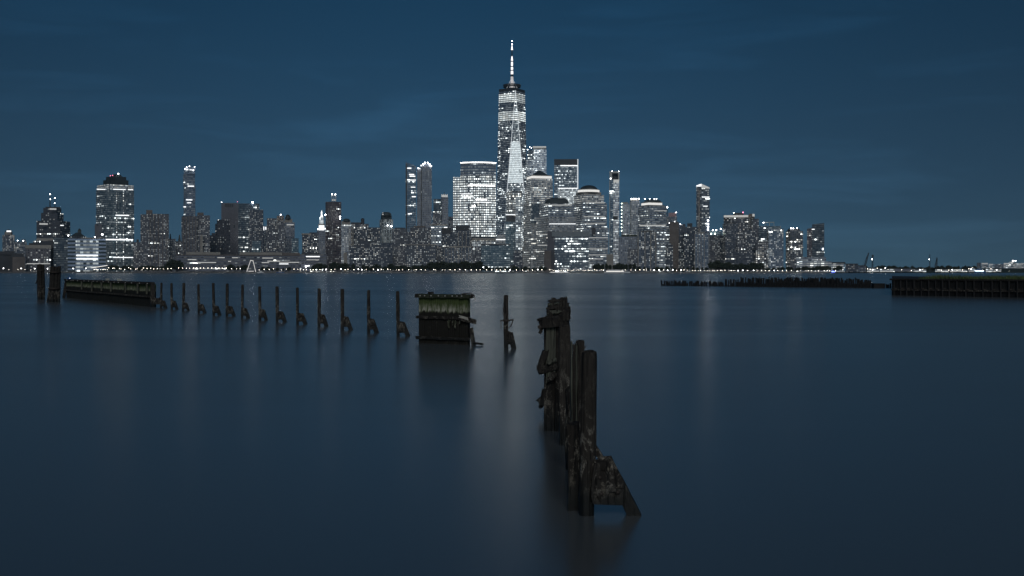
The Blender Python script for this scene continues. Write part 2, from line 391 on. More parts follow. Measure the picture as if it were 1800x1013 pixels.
# ------------------------------------------------------------------ buildings
class Bld:
    def __init__(s, name, label, Y, px, cat='building', group=None):
        s.Y = Y; s.phi = math.atan((px-900)/F); s.R0 = Y/math.cos(s.phi)
        s.r = Vector((math.sin(s.phi), math.cos(s.phi), 0)); s.t = Vector((math.cos(s.phi), -math.sin(s.phi), 0))
        s.root = empty(name, s.r*s.R0+Vector((0, 0, GZ)), label, cat, group); s.k = 0
    def s_at(s, px, d): return (s.R0+d)*math.tan(math.atan((px-900)/F)-s.phi)
    def z(s, py): return GZ if py is None else H+(HY-py)/F*s.Y
    def w(s, a, d): p = s.r*(s.R0+d)+s.t*a; return (p.x, p.y)
    def foot(s, x0, x1, c=None, dep=None, d0=0):
        a0, a1 = s.s_at(x0, d0), s.s_at(x1, d0)
        if c is None:
            dep = dep or min(max(a1-a0, 14), 45)
            return [s.w(a0, d0), s.w(a1, d0), s.w(a1, d0+dep), s.w(a0, d0+dep)]
        ac = s.s_at(c, d0); w1, w2 = ac-a0, a1-ac; k = max(.12, min(8, w1/w2))
        A = (a0, d0+w1/k); C = (a1, d0+w2*k); D = (A[0]+C[0]-ac, A[1]+C[1]-d0)
        return [s.w(ac, d0), s.w(*C), s.w(*D), s.w(*A)]
    def d(s, d0): s.k += 1; return d0+.21*s.k
    def box(s, part, x0, x1, yt, mat, yb=None, c=None, dep=None, d0=0, top=None):
        d0 = s.d(d0); f = s.foot(x0, x1, c, dep, d0); tp = None
        if top:                                      # top = share of the footprint kept at the top
            cx = sum(p[0] for p in f)/len(f); cy = sum(p[1] for p in f)/len(f)
            tp = [(cx+(p[0]-cx)*top, cy+(p[1]-cy)*top) for p in f]
        o = MB().prism(f, s.z(yb), s.z(yt), tp, 0, 1).build(part, [mat, ROOFM], s.root, uv=True)
        return o
    def slant(s, part, x0, x1, yl, yr, mat, yb=None, dep=None, d0=0):   # roof line slopes from yl to yr
        d0 = s.d(d0); f = s.foot(x0, x1, None, dep, d0); zb = s.z(yb); zt = [s.z(yl), s.z(yr), s.z(yr), s.z(yl)]
        vs = [(p[0], p[1], zb) for p in f]+[(p[0], p[1], z) for p, z in zip(f, zt)]
        m = MB(); m.add(vs, [[0, 1, 5, 4], [1, 2, 6, 5], [2, 3, 7, 6], [3, 0, 4, 7]]); m.add(vs, [[4, 5, 6, 7], [3, 2, 1, 0]], 1)
        return m.build(part, [mat, ROOFM], s.root, uv=True)
    def dome(s, part, x0, x1, yt, mat, yb, d0=None, n=24, flat=1.0):
        r = (s.s_at(x1, 0)-s.s_at(x0, 0))/2; xc = (x0+x1)/2; d = r+1 if d0 is None else d0+r
        p = s.w(s.s_at(xc, d), d); h = s.z(yt)-s.z(yb)
        prof = [(r*math.cos(a*math.pi/2)**flat, h*math.sin(a*math.pi/2)) for a in [i/9 for i in range(9)]]+[(.3, h)]
        return MB().lathe((p[0], p[1], s.z(yb)), prof, n).build(part, mat, s.root)
    def drum(s, part, x0, x1, yt, mat, yb, d0=None, n=28):
        r = (s.s_at(x1, 0)-s.s_at(x0, 0))/2; xc = (x0+x1)/2; d = r+1 if d0 is None else d0+r
        p = s.w(s.s_at(xc, d), d)
        pts = [(p[0]+r*math.cos(2*math.pi*i/n), p[1]+r*math.sin(2*math.pi*i/n)) for i in range(n)]
        return MB().prism(pts, s.z(yb), s.z(yt), None, 0, 1).build(part, [mat, ROOFM], s.root, uv=True)
    def bow(s, part, x0, x1, yt, mat, yb=None, bulge=10, dep=40, d0=0, n=14):   # convex front towards the river
        d0 = s.d(d0); a0, a1 = s.s_at(x0, d0), s.s_at(x1, d0); f = []
        for i in range(n+1):
            u = i/n; f.append(s.w(a0+(a1-a0)*u, d0-bulge*4*u*(1-u)))
        f += [s.w(a1, d0+dep), s.w(a0, d0+dep)]
        return MB().prism(f, s.z(yb), s.z(yt), None, 0, 1).build(part, [mat, ROOFM], s.root, uv=True)
    def mast(s, x, yt, yb, r=.6, mat=None, part='mast', d=6, r1=None):
        p = s.w(s.s_at(x, d), d)
        return MB().tube((p[0], p[1], s.z(yb)), (p[0], p[1], s.z(yt)), r, r1, 6).build(part, mat or DARKM, s.root)
    def lamp(s, x, y, r=.8, mat=None, part='roof_light', d=2):
        p = s.w(s.s_at(x, d), d); z = s.z(y)
        return MB().lathe((p[0], p[1], z-r), [(.1*r, 0), (.8*r, .4*r), (r, r), (.8*r, 1.6*r), (.1*r, 2*r)], 8).build(part, mat or BEAC, s.root)
    def strip(s, x0, x1, y0, y1, mat=None, part='lit_band', d0=-.8, dep=1.2):
        return s.box(part, x0, x1, y0, mat or CROWN, yb=y1, d0=d0-.25*s.k, dep=dep)
f_ = facade
M_RES = f_('residential_brick', (.145, .128, .12), 2.6, 2.8, .34, .02, 2.3, .55, .5, dim=.035, warm=.5)
M_RESB = f_('residential_blue', (.13, .14, .15), 2.7, 2.8, .36, .02, 2.8, .55, .5, dim=.06, warm=.6)
M_RESD = f_('residential_dark', (.085, .088, .095), 2.7, 2.8, .33, .02, 2.6, .55, .5, dim=.035, warm=.5)
M_DECO = f_('deco_brick', (.085, .075, .072), 3.8, 4.2, .14, .05, 2.6, .5, .5, dim=.01, warm=.4)
M_BLANK = f_('windowless_granite', (.16, .135, .12), 9, 60, 0, 0, 0, .3, .1, dim=0)
M_GLSD = f_('dark_glass', (.05, .06, .07), 3.2, 3.8, .09, .12, 2.0, .85, .6, (.10, .14, .17), .6, .03, .3)
M_GLST = f_('teal_glass', (.09, .12, .13), 3.2, 3.8, .13, .12, 1.8, .8, .6, (.14, .21, .24), .6, .05, .2)
M_OFF = f_('office_stone', (.34, .31, .27), 2.9, 4.0, .10, .2, 1.6, .7, .48, dim=.16, warm=.6)
M_OFFB = f_('bright_office_stone', (.34, .32, .29), 2.6, 3.9, .55, .18, 1.3, .7, .5, dim=.2, warm=.5, even=.5)
M_OFFG = f_('grey_banded_office', (.26, .27, .27), 3.0, 3.9, .10, .30, 1.3, .95, .42, dim=.14, warm=.3)
M_PALE = f_('pale_stone_tower', (.30, .28, .26), 3.4, 4.0, .14, .02, 1.6, .45, .5, dim=.08, warm=.5)
M_PALEL = f_('floodlit_stone_tower', (.4, .38, .35), 3.2, 4.2, .45, .05, 1.3, .5, .6, dim=.2, warm=.4)
M_GOLD = f_('bright_trading_office', (.30, .29, .26), 2.8, 4.2, 1.0, .3, 2.1, .54, .5, dim=.15, warm=.35, even=.55)
M_GOLDT = f_('banded_glass_top', (.20, .22, .24), 3.3, 5.0, .05, .10, .9, .97, .5, (.16, .2, .24), .5, .10, .1)
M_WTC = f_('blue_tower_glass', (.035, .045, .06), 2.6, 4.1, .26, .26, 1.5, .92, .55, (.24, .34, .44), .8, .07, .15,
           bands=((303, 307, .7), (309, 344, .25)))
M_WTCB = f_('glowing_facet_glass', (.25, .26, .28), 2.6, 4.1, 1.6, .2, .92, 1.0, .82, (.2, .25, .3), .6, .2, .1, even=.96)  # pale reflection on the front facet, put in as even emission
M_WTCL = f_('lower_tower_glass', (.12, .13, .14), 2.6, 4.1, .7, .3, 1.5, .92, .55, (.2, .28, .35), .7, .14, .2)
M_BANDW = f_('lit_top_floors', (.08, .09, .10), 7.5, 4.6, 1.6, 1, 1.6, .9, .62, (.2, .2, .2), .2, .1, .25, even=.9)
M_SLIM = f_('slim_glass_tower', (.08, .10, .12), 3.0, 3.9, .12, .10, 2.2, .85, .6, (.2, .3, .4), .7, .05, .2)
M_JENGA = f_('stacked_glass_tower', (.16, .18, .20), 4.2, 4.0, .06, .08, 2.4, .85, .6, (.16, .21, .27), .6, .05, .2)
M_HOTEL = f_('brown_stone_block', (.20, .16, .14), 4.2, 4.0, .22, .05, 2.2, .5, .55, dim=.02, warm=.4)
M_BAND = f_('white_banded_office', (.42, .44, .45), 40, 6.2, .0, .0, 0, 1.0, .5, (.05, .07, .08), .2, .0, .2)
M_BANDL = f_('lit_banded_office', (.40, .42, .42), 5, 6.2, .62, .3, 2.0, .96, .5, (.05, .07, .08), .2, .25, .15)
M_PIER = f_('pier_warehouse', (.19, .17, .165), 4.5, 4.6, .06, .12, 1.4, .85, .35, dim=.05, warm=.5)
M_GRID = f_('open_grid_office', (.30, .30, .28), 4.2, 4.2, .8, .2, 1.8, .7, .6, dim=.2, warm=.3)
M_COND = f_('glass_condominium', (.17, .19, .21), 2.7, 2.9, .36, .03, 2.8, .62, .55, (.12, .16, .2), .5, .05, .4)
M_SHED = f_('lit_shed', (.3, .3, .3), 6, 3.5, .7, .3, 1.5, .85, .5, dim=.2, warm=.4)

# --- left end of the skyline
b = Bld('domed_building', 'small pale building with a lit dome at the far end beside the brown hotel', 2150, 15)
b.box('facade', 4, 26, 413, M_RESB, c=9); b.drum('drum', 8, 22, 408, STONE, 413); b.dome('dome', 9, 21, 403.5, COPPER, 408); b.strip(11.5, 19.5, 405.5, 408, CROWN)
b = Bld('low_rise_block', 'low dark block with scattered lights behind the flat roofed waterfront sheds', 2050, 36)
b.box('facade', 24, 47, 425, M_RESB); b.box('penthouse', 38, 45, 421, DARKC, 425, d0=5); b.lamp(31, 423); b.lamp(41, 423.5); b.lamp(42, 426); b.lamp(33, 432)
b = Bld('waterfront_shed', 'wide flat roofed dark shed at the water beyond the tall piles', 1880, 8)
b.box('facade', -40, 24, 448, DARKC); b.box('roof', -42, 25, 442, DARKC, 448, d0=-2)
b = Bld('waterfront_shed', 'low buff walled shed between the dark shed and the brown hotel', 1865, 33)
b.box('facade', 22, 44, 452, BRICKW); b.box('roof', 20, 42, 446, DARKC, 452, d0=3)
b = Bld('hotel', 'squat brown brick block with a pale cornice below the stepped tower', 1900, 67)
b.box('facade', 45, 89, 437, M_HOTEL); b.box('cornice', 44.5, 90, 431, STONE, 437, d0=-1.5); b.box('attic', 51, 82, 427.5, DARKC, 431, d0=6)
b.strip(47, 88, 463, 464.5, CROWN2, 'lit_ledge')
b = Bld('art_deco_tower', 'dark stepped tower with two antennas on its lit crown', 2250, 94)
b.box('facade', 64, 124, 388, M_DECO, c=106); b.box('setback', 72, 112, 374, M_DECO, 388, c=101, d0=6); b.box('setback', 76, 108, 365, M_DECO, 374, c=98, d0=9)
b.box('setback', 80, 106, 363, DARKC, 366, d0=20); b.strip(87, 99, 366.5, 369, CROWN2); b.mast(88, 341, 363, 1.3, d=25, r1=.5); b.mast(96.5, 347, 363, 1.0, d=25, r1=.4)
b.lamp(88, 340.5, 1, d=25); b.lamp(96.5, 347, .9, d=25); b.lamp(88.5, 349, .7, d=23); b.lamp(96, 356, .8, d=23); b.lamp(120, 414, 1.1, d=-3)
b.strip(69, 84, 393, 395.5, CROWN2); b.strip(106, 112, 395.5, 397, CROWN)
b = Bld('stone_podium', 'low ridged roof block at the foot of the stepped tower', 2050, 82)
b.box('facade', 58, 112, 424, M_DECO); b.box('roof', 62, 108, 419, STONE, 424, d0=2, top=.86)
b = Bld('glass_office', 'plain dark teal glass block next to the bright banded office', 1930, 103)
b.box('facade', 94, 119.5, 418, M_GLSD); b.box('wing', 84, 95, 423, DARKC, d0=4)
b = Bld('gabled_building', 'dark gabled roof with a little cupola rising behind the banded office', 2200, 140)
b.box('facade', 122, 152, 416, M_DECO); b.box('roof', 124, 150, 409, COPPER, 416, top=.3); b.box('cupola', 136.5, 143, 404.5, COPPER, 410, d0=12); b.box('cupola_roof', 136.5, 143, 401, COPPER, 404.5, d0=12, top=.1)
b = Bld('banded_office', 'bright low office with wide white horizontal bands on the waterfront', 1880, 152)
b.box('facade', 119, 133, 419, M_BAND); b.box('lit_facade', 133, 173, 420, M_BANDL, d0=1.2); b.box('facade', 173, 186, 419, M_BAND); b.box('roof_rail', 142, 184, 417.7, STONE, 419.4, d0=8)
b.lamp(180, 412, 1.3, d=-3); b.lamp(167, 416.5, .8, d=-2); b.strip(134, 172, 448, 450.4, CROWN); b.strip(134, 172, 454, 456.5, CROWN)
b = Bld('corporate_tower', 'tallest tower of the western cluster with lit crown bands and a stepped pyramid top', 2060, 208)
b.box('facade', 168, 236, 333, M_GLST, c=188); b.box('attic', 170, 235.5, 324, M_OFFB, 333, c=189, d0=3)
b.box('crown', 181, 226, 315, COPPER, 324, c=195, d0=12); b.box('crown', 186, 222, 309, COPPER, 315, c=198, d0=16); b.box('crown_cap', 193, 216, 304.5, COPPER, 309, c=202, d0=22, top=.6)
b.lamp(208, 303.8, 1.1, d=24); b.lamp(194, 308.5, .7, REDL, d=15); b.lamp(198, 307.5, .7, REDL, d=16); b.box('wing', 166.5, 187, 394, M_BLANK, d0=20)
for x in (205, 217): b.box('lit_stairwell', x-.7, x+.7, 333, f_('stairwell_lights', (.15, .16, .17), 2, 4.5, .8, 0, 2.2, .8, .5), d0=-1.5, dep=1.2)
for x0, x1 in ((170, 193), (199, 221), (225, 234)): b.strip(x0, x1, 332.5, 334, CROWN, d0=8 if x0 < 180 else -1)
b.strip(186, 234, 420.5, 422.6, CROWN, d0=-2); b.strip(203, 227, 377.8, 379.6, CROWN); b.strip(199, 234, 452, 453.5, CROWN)
b = Bld('brick_low_rise', 'dark brick low rise squeezed between the crowned tower and the ribbed apartment slab', 1980, 242)
b.box('facade', 234, 249, 426, M_RES); b.box('water_tank', 240, 244, 421, DARKC, 426, d0=4)
def slab(label, x0, xm, x1, yt, core, Y):
    b = Bld('apartment_slab', label, Y, (x0+x1)/2, group='ribbed brown apartment slabs')
    b.box('facade', x0, xm, yt+1, M_RES, d0=7); b.box('facade', xm, x1, yt, M_RES)
    b.box('core', core[0], core[1], core[2], BRICKW, yt+2, d0=9)
    for i in range(5):
        x = xm+(x1-xm)*(i+.5)/5; b.box('rib', x-.5, x+.5, yt+1, BRICKW, d0=-2, dep=1.7)
    return b
slab('ribbed brown apartment slab standing next to the crowned tower', 247, 260, 297, 376, (257, 268, 369), 1960)
b = Bld('pale_block', 'narrow pale block with a roof tank beside the ribbed apartment slab', 2010, 303)
b.box('facade', 296, 309, 420, M_PALE); b.box('water_tank', 298, 301, 411, DARKC, 420, d0=5, top=.5); b.box('wing', 309, 319, 424, M_RES, d0=5); b.box('water_tank', 313, 318, 412, COPPER, 424, d0=9, top=.3)
b = Bld('jenga_tower', 'tall slim glass tower of shifted stacked floors', 2350, 333)
rj = random.Random(3); y = 440
for y0, y1 in ((380, 440), (366, 380), (352, 366), (338, 352), (326, 338), (315, 326), (306, 315)):
    o = rj.uniform(-.8, .8); b.box('floor_stack', 322.5+o, 343.5+o, y0, M_JENGA, y1, c=326+o, d0=2-o)
for y0, y1, x0, x1 in ((299, 306, 323, 343), (292.5, 299, 325, 343.5)): b.box('penthouse', x0, x1, y0, M_JENGA, y1, d0=3)
b.strip(327, 331, 297, 299.5); b.strip(333, 338, 298, 299.5)
for x, y in ((328, 294), (333, 292.5), (342, 293), (325, 297), (340, 299)): b.lamp(x, y, .8)
b.strip(330, 341, 326.5, 328.5); b.strip(327, 338, 350.7, 352.5); b.strip(322.5, 327, 363, 365); b.strip(329, 336, 356, 357.5)
b = slab('ribbed brown apartment slab below the tower of stacked floors', 319, 320.5, 346, 380, (330, 336, 379), 1970)
b.box('wing', 346, 369, 378, M_RES, d0=6); b.box('core', 347, 358, 373, BRICKW, 380, d0=10); b.box('stair_tower', 352, 356.5, 413, STONE, d0=-4, dep=3)
b = Bld('stepped_block', 'dark stepped block at the shoulder of the windowless tower', 2080, 388)
b.box('facade', 378, 405, 393, M_DECO, c=382); b.box('setback', 381, 403, 386, M_DECO, 393, c=385, d0=3); b.box('wing', 369, 389, 414, M_DECO, d0=-8); b.box('wing', 372, 380, 410, M_DECO, d0=2)
b = Bld('exchange_tower', 'windowless brown granite tower with vent slots under its flat roof', 2180, 404)
b.box('facade', 389, 419.5, 357, M_BLANK)
for x in (396, 399.7, 403.4, 407.1): b.box('vent', x, x+2.6, 358.5, DARKM, 364, d0=-1, dep=.7)
b.lamp(389.5, 356, .7); b.lamp(417.5, 354.5, .6, REDL)
b = Bld('government_block', 'dark glass block with a bright star of light at its roof corner', 2120, 440)
b.box('facade', 419, 456, 358, M_GLSD); b.box('wing', 438, 463, 369, M_RESD, d0=-9); b.lamp(444, 356, 1.5, emit('floodlamp', (.92, .97, 1), 40), d=-2)
b.box('annex', 443, 459, 424, M_GLST, d0=-14)
b = Bld('pale_slab', 'slim pale block with a bright sign light beside the dark glass block', 2200, 467)
b.box('facade', 461, 470, 398, M_PALE); b.box('lit_sign', 461.5, 464.5, 398.5, CROWN, 405, d0=-1.5, dep=.6); b.box('lit_sign', 466.3, 468, 399, CROWN, 404, d0=-1.5, dep=.6)
b = Bld('apartment_tower', 'brown apartment tower with a square roof box next to the round topped grey one', 2020, 484)
b.box('facade', 469, 487, 384, M_RES); b.box('facade', 487, 500, 388, M_RES, d0=4); b.box('core', 486.5, 499, 379, BRICKW, 390, d0=6); b.lamp(493.5, 377.5, 1)
b = Bld('courthouse_tower', 'grey tower with a small domed roof among the brown apartments', 2100, 508)
b.box('facade', 499, 518, 391, M_PALE, c=502); b.box('setback', 500, 514, 385, STONE, 391, d0=5); b.dome('dome', 501, 511, 377, COPPER, 385); b.strip(504, 516, 394.5, 396.3, CROWN2)
b = Bld('glass_block', 'small blue glass block beside the domed grey tower', 1985, 519)
b.box('facade', 513, 525, 419, M_GLST); b.strip(518, 523, 444.5, 446.5)
b = Bld('pier_building', 'very long low pier warehouse with lit window rows behind the white gantry', 1850, 418)
b.box('facade', 309, 527, 449.5, M_PIER, dep=60); b.box('parapet', 309, 527, 448, BRICKW, 449.5, d0=-1)
b.box('roof_shed', 327, 387, 443.5, STONE, 448, d0=10, dep=20); b.box('roof_shed', 421, 496, 443.5, STONE, 448, d0=10, dep=20); b.box('roof_shed', 497, 527, 444, BRICKW, 448, d0=12, dep=20)
for x0, x1, y in ((408, 418, 452.5), (461, 480, 453), (470, 492, 458.5), (491, 526, 460.5), (460, 473, 461), (401, 406, 459), (382, 395, 452.5), (330, 345, 456), (345, 380, 461)): b.strip(x0, x1, y, y+1.5, CROWN2)
for x0, x1 in ((491, 507),): b.strip(x0, x1, 463.3, 464.8)
b = Bld('pier_office', 'low grey pier office with one bright strip window below the white spire', 1856, 550)
b.box('facade', 527, 574, 447, M_PIER); b.box('roof', 530, 562, 444.5, DARKC, 447, d0=4); b.strip(538, 562, 450.3, 452.2); b.strip(539, 561, 456.4, 457.6, CROWN2)
b.lamp(538, 468.5, 1.2, d=-6)
b = Bld('apartment_block', 'dark apartment block with a flat corniced roof left of the white spire'.replace(' left of', ' beside'), 2120, 545)
b.box('facade', 531, 559, 412, M_RESD); b.box('cornice', 530, 547, 410.5, STONE, 413, d0=-1.5); b.box('wing', 544, 558, 408.5, M_RESD, d0=6)
b = Bld('municipal_tower', 'floodlit white tiered tower with a pointed lantern', 2300, 566)
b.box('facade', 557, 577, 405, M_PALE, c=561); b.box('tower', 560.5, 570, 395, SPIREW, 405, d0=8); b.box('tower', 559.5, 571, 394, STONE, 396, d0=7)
FL = f_('floodlit_columns', (.6, .6, .58), 2.4, 9, 1.5, 1, 2.6, .7, .9, dim=.4, warm=.1)  # column faces emit, standing in for the floodlighting on them
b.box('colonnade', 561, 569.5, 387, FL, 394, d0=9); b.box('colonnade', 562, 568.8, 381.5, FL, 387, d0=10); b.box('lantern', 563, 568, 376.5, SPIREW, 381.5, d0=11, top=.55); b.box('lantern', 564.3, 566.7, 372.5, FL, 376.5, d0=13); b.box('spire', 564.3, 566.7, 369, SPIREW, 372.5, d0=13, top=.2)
b.lamp(558.5, 403, .9); b.lamp(571.5, 378, .8); b.lamp(572, 402, .9)
b = Bld('brown_tower', 'slim brown brick tower with a lit cage crown just past the white spire', 1990, 586)
b.box('facade', 572, 600, 354.5, f_('brown_tower_windows', (.14, .10, .09), 3.2, 3.3, .26, .09, 2.4, .6, .5, warm=.5), c=583.5)
FRAME = plain('pale_frame', (.5, .5, .48), .7)
for x in (582.7, 586.2, 589.7): b.box('crown_post', x, x+1.2, 343, FRAME, 354.5, d0=2, dep=2)
b.box('crown_beam', 582.5, 591, 342.3, FRAME, 344.5, d0=1.5, dep=3); b.strip(583, 590.5, 350.5, 352.8, CROWN2, d0=4); b.lamp(583.5, 341.5, .9); b.lamp(589.5, 341.7, .9); b.lamp(572.3, 377.5, 1); b.lamp(597.7, 381, 1.1, d=-2); b.lamp(598, 385, .8, d=-2)
b = Bld('pale_tower', 'pale narrow windowed tower with a dim rounded top behind the brown tower', 2250, 608)
b.box('facade', 600, 617, 395, M_PALEL); b.box('setback', 600.5, 616, 389, STONE, 395, d0=5); b.dome('roof', 602, 616, 384, COPPER, 389)
b = Bld('dark_apartments', 'dark apartment block with a black water tank on its roof', 2060, 630)
b.box('facade', 617, 648, 394, M_RESD); b.box('penthouse', 617, 635, 391, DARKC, 394, d0=5); b.box('penthouse', 635, 648, 393.5, DARKC, 396, d0=3)
b.drum('water_tank', 634.5, 640.5, 385, DARKC, 393.5, d0=3); b.box('tank_roof', 634.3, 640.7, 383, DARKC, 385, d0=3, top=.2)
for x in (613, 616.5, 620): b.box('pier_column', x, x+1.2, 400, STONE, 440, d0=-14, dep=2)
for y in (400, 410, 420, 430): b.box('pier_beam', 613, 621, y, STONE, y+1, d0=-13.5, dep=1.5)
b = Bld('apartment_block', 'plain dark block between the water tank building and the round topped tower', 2090, 658)
b.box('facade', 646, 668, 400, M_RESD)
b = Bld('round_top_tower', 'pale ribbed tower with a dark barrel shaped top', 2180, 679)
b.box('facade', 667, 691, 386, f_('ribbed_tower', (.36, .34, .27), 5.2, 7.0, .28, 0, 1.8, .45, .78, dim=.05, warm=.5), c=671); b.box('crown', 669.5, 688.5, 379, COPPER, 386, d0=6, c=673); b.dome('dome', 670, 688, 372.5, COPPER, 379, flat=.45); b.lamp(673, 377, 1.4, CROWN2, d=3); b.lamp(673, 374, .8, CROWN2, d=3)
b.box('wing', 667.5, 691, 430, STONE, 432, d0=-3); b.lamp(688, 398, 1.3, d=-2); b.lamp(681.5, 396.5, 1, d=-2)
b = Bld('waterfront_apartments', 'long low dark apartment row full of lit windows under the ribbed tower', 1920, 651)
b.box('facade', 614, 640, 433, M_RESD); b.box('facade', 640, 668, 428, M_RESD, d0=4); b.box('facade', 668, 690, 427, M_RESD, d0=2); b.box('chimney', 604, 610, 444, STONE, d0=10)
b = Bld('low_brick_block', 'small brown block wedged in front of the tower of glass with a slanted top', 1980, 701)
b.box('facade', 689, 713, 402, M_RES, d0=5); b.box('penthouse', 694, 712, 400, DARKC, 404, d0=9); b.box('wing', 690, 704, 408, M_RES, d0=-2)
b = Bld('slanted_tower', 'slender blue glass tower with a slanted roof', 2380, 722)
b.slant('facade', 713, 731.5, 285, 292, M_SLIM, dep=20); b.box('core', 713.2, 715.4, 288, DARKC, d0=-.8, dep=.8); b.strip(716, 723, 295, 297.3, d0=-2); b.strip(719, 728, 306, 308); b.strip(720, 730, 309, 311); b.strip(719, 731, 316, 317.6); b.strip(722, 730, 328.5, 330); b.strip(717, 724, 375, 377); b.strip(724, 731, 345, 347)
for y in (372, 376, 380, 384): b.lamp(714.3, y, .9)
b = Bld('stone_tower', 'tall pale stone tower with a crown of lights beside the slanted glass tower', 2360, 747)
b.box('facade', 739.5, 759, 293, M_PALE, c=742); b.box('wing', 733, 740, 297, M_PALE, d0=5); b.box('crown', 741.5, 757, 287.5, M_PALE, 293, c=744, d0=3); b.box('crown', 745, 753, 285, DARKC, 288, d0=8)
for x, y in ((741, 291), (744, 289), (747, 286), (752, 286), (755.5, 289), (757.5, 292), (735, 296)): b.lamp(x, y, 1.25)
b.strip(734, 739, 295.8, 297.5); b.strip(739, 742, 290, 292.7); b.strip(754, 757.5, 290, 292.7)
b = Bld('twin_crown_tower', 'brown tower with a spiky lit crown next to the bright bowed office', 2200, 781)
b.box('facade', 775, 788, 346.5, M_PALE, c=777.5); b.box('wing', 762, 776, 349.5, M_GLSD, d0=7); b.box('wing', 760, 775, 372, M_RES, d0=-5)
for x in (776, 779, 782, 785.5): b.box('crown_pinnacle', x, x+1.4, 341.5, CROWN2, 346.5, d0=1, dep=2)
b.box('lit_crown', 776, 787, 343, CROWN2, 346.5, d0=3, dep=6); b.mast(781, 337.5, 343, .5)
b = Bld('low_dark_tower', 'small dark block in the gap between the spiky crown and the bowed office', 2250, 794)
b.box('facade', 786, 803, 381, M_RESD)
b = Bld('bowed_office', 'brilliantly lit wide office with a bowed front and a glowing roof edge', 1985, 834)
b.bow('facade', 809, 872.5, 308, M_GOLD, bulge=9, yb=417); b.bow('top', 809.5, 872, 287, M_GOLDT, 308, bulge=9, d0=1.5); b.box('wing', 796, 812, 311.5, M_GOLD, 417, d0=2, c=None)
b.bow('lit_roof_edge', 809.3, 872.2, 285.7, HOT, 287, bulge=9, d0=.2)
b.bow('podium_band', 796, 872, 418.5, STONE, 423, bulge=6, d0=-3); b.bow('podium', 796, 873, 422.8, M_OFFB, bulge=6, d0=-1)
for y in (326, 350.6, 362, 384, 387.2): b.bow('lit_floor', 810 if y != 362 else 814, 872 if y != 362 else 860, y, HOT, y+1.5, bulge=9, d0=-1.5)
for x0, x1, y in ((811, 842, 341), (812, 848, 346), (820, 868, 355.6), (830, 856, 371)): b.bow('lit_floor', x0, x1, y, CROWN, y+1.3, bulge=9*((x1-x0)/62)**2+4, d0=-4)
b.box('lit_floor', 796.3, 811, 336.5, HOT, 338, d0=-.5, dep=1); b.box('lit_floor', 796.3, 811, 327.5, HOT, 329, d0=-.5, dep=1)
# --- apartments in front of it
b = Bld('brown_apartments', 'brown stepped apartment block with a water tank, in front of the stone tower', 1975, 738)
b.box('facade', 721, 758, 400, M_RES); b.box('penthouse', 727, 748, 397, BRICKW, 400, d0=6); b.box('wing', 713, 722, 408, M_RES, d0=3)
b = Bld('waterfront_apartments', 'broad low grey apartment block packed with lit windows above the shore trees', 1900, 739)
b.box('facade', 712, 767, 431, f_('busy_apartments', (.13, .125, .12), 3.2, 3.1, .42, .03, 2.8, .5, .5, dim=.03, warm=.6)); b.box('parapet', 711.5, 767.5, 429.8, STONE, 431.2, d0=-1)
b = Bld('striped_office', 'pale horizontally striped office behind the waterfront apartments', 2080, 771)
b.box('facade', 755, 786, 396, M_OFFG); b.box('parapet', 754.5, 786.5, 394.5, STONE, 396.2, d0=-1)
b = Bld('twin_apartments', 'dark apartment pair with two plain roof boxes under the bowed office', 1950, 803)
b.box('facade', 776, 800, 411, M_RESD); b.box('facade', 800, 829, 405, M_RESD, d0=3); b.box('penthouse', 776.5, 792, 400.5, DARKC, 413, d0=5); b.box('penthouse', 801, 824.5, 396.5, DARKC, 407, d0=7)
for x in (805, 812, 819, 826): b.box('pilaster', x, x+1.2, 408, STONE, 433, d0=-1.5, dep=1.5)
b.box('base', 766, 777, 432, M_RES, d0=2)
b = Bld('waterfront_apartments', 'low apartment house with tall pilasters in front of the twin dark apartments', 1900, 806)
b.box('facade', 780, 831, 435, M_RESB); b.box('cornice', 779.5, 831.5, 433, STONE, 435, d0=-1.5)
for i in range(9): b.box('pilaster', 781+i*6, 782+i*6, 435, STONE, d0=-2.2, dep=1.5)
b.box('wing', 831, 846, 434, M_RES, d0=4)
b = Bld('glass_school', 'wide low blue glass block at the foot of the spired tower', 1895, 871)
b.box('facade', 846, 896, 431, M_GLST); b.box('roof', 846, 897, 429.3, DARKC, 431.2, d0=-1.5)
b.lamp(850, 471, 1.3, d=-20)
# --- the spired tower
b = Bld('spired_tower', 'tallest glass skyscraper of tapering triangular facets with a lit mast', 2526, 900, 'skyscraper')
C0 = Vector((0, 2526+44, 0)); th = math.radians(15); ZB, ZT = 57, 414
bot = [C0+Vector((43.8*math.sin(th+math.radians(45+90*k)), -43.8*math.cos(th+math.radians(45+90*k)), ZB)) for k in range(4)]
top = [C0+Vector((31*math.sin(th+math.radians(90*k)), -31*math.cos(th+math.radians(90*k)), ZT)) for k in range(4)]
def clip(poly, z0, z1):
    for s_, z in ((1, z0), (-1, z1)):
        out = []
        for a, c in zip(poly, poly[1:]+poly[:1]):
            da, dc = s_*(a.z-z), s_*(c.z-z)
            if da >= 0: out.append(a)
            if da*dc < 0: out.append(a.lerp(c, da/(da-dc)))
        poly = out
    return poly
ZONES = ((57, 203, 'facet', M_WTC, M_WTCL), (203, 297, 'facet', M_WTC, M_WTCB), (297, 344.5, 'facet', M_WTC, M_WTCL), (344.5, 366.5, 'lit_floors', M_BANDW, M_BANDW), (366.5, 388.5, 'facet', M_WTC, M_WTC), (388.5, 407.5, 'lit_floors', M_BANDW, M_BANDW), (407.5, 414, 'facet', M_WTC, M_WTC))
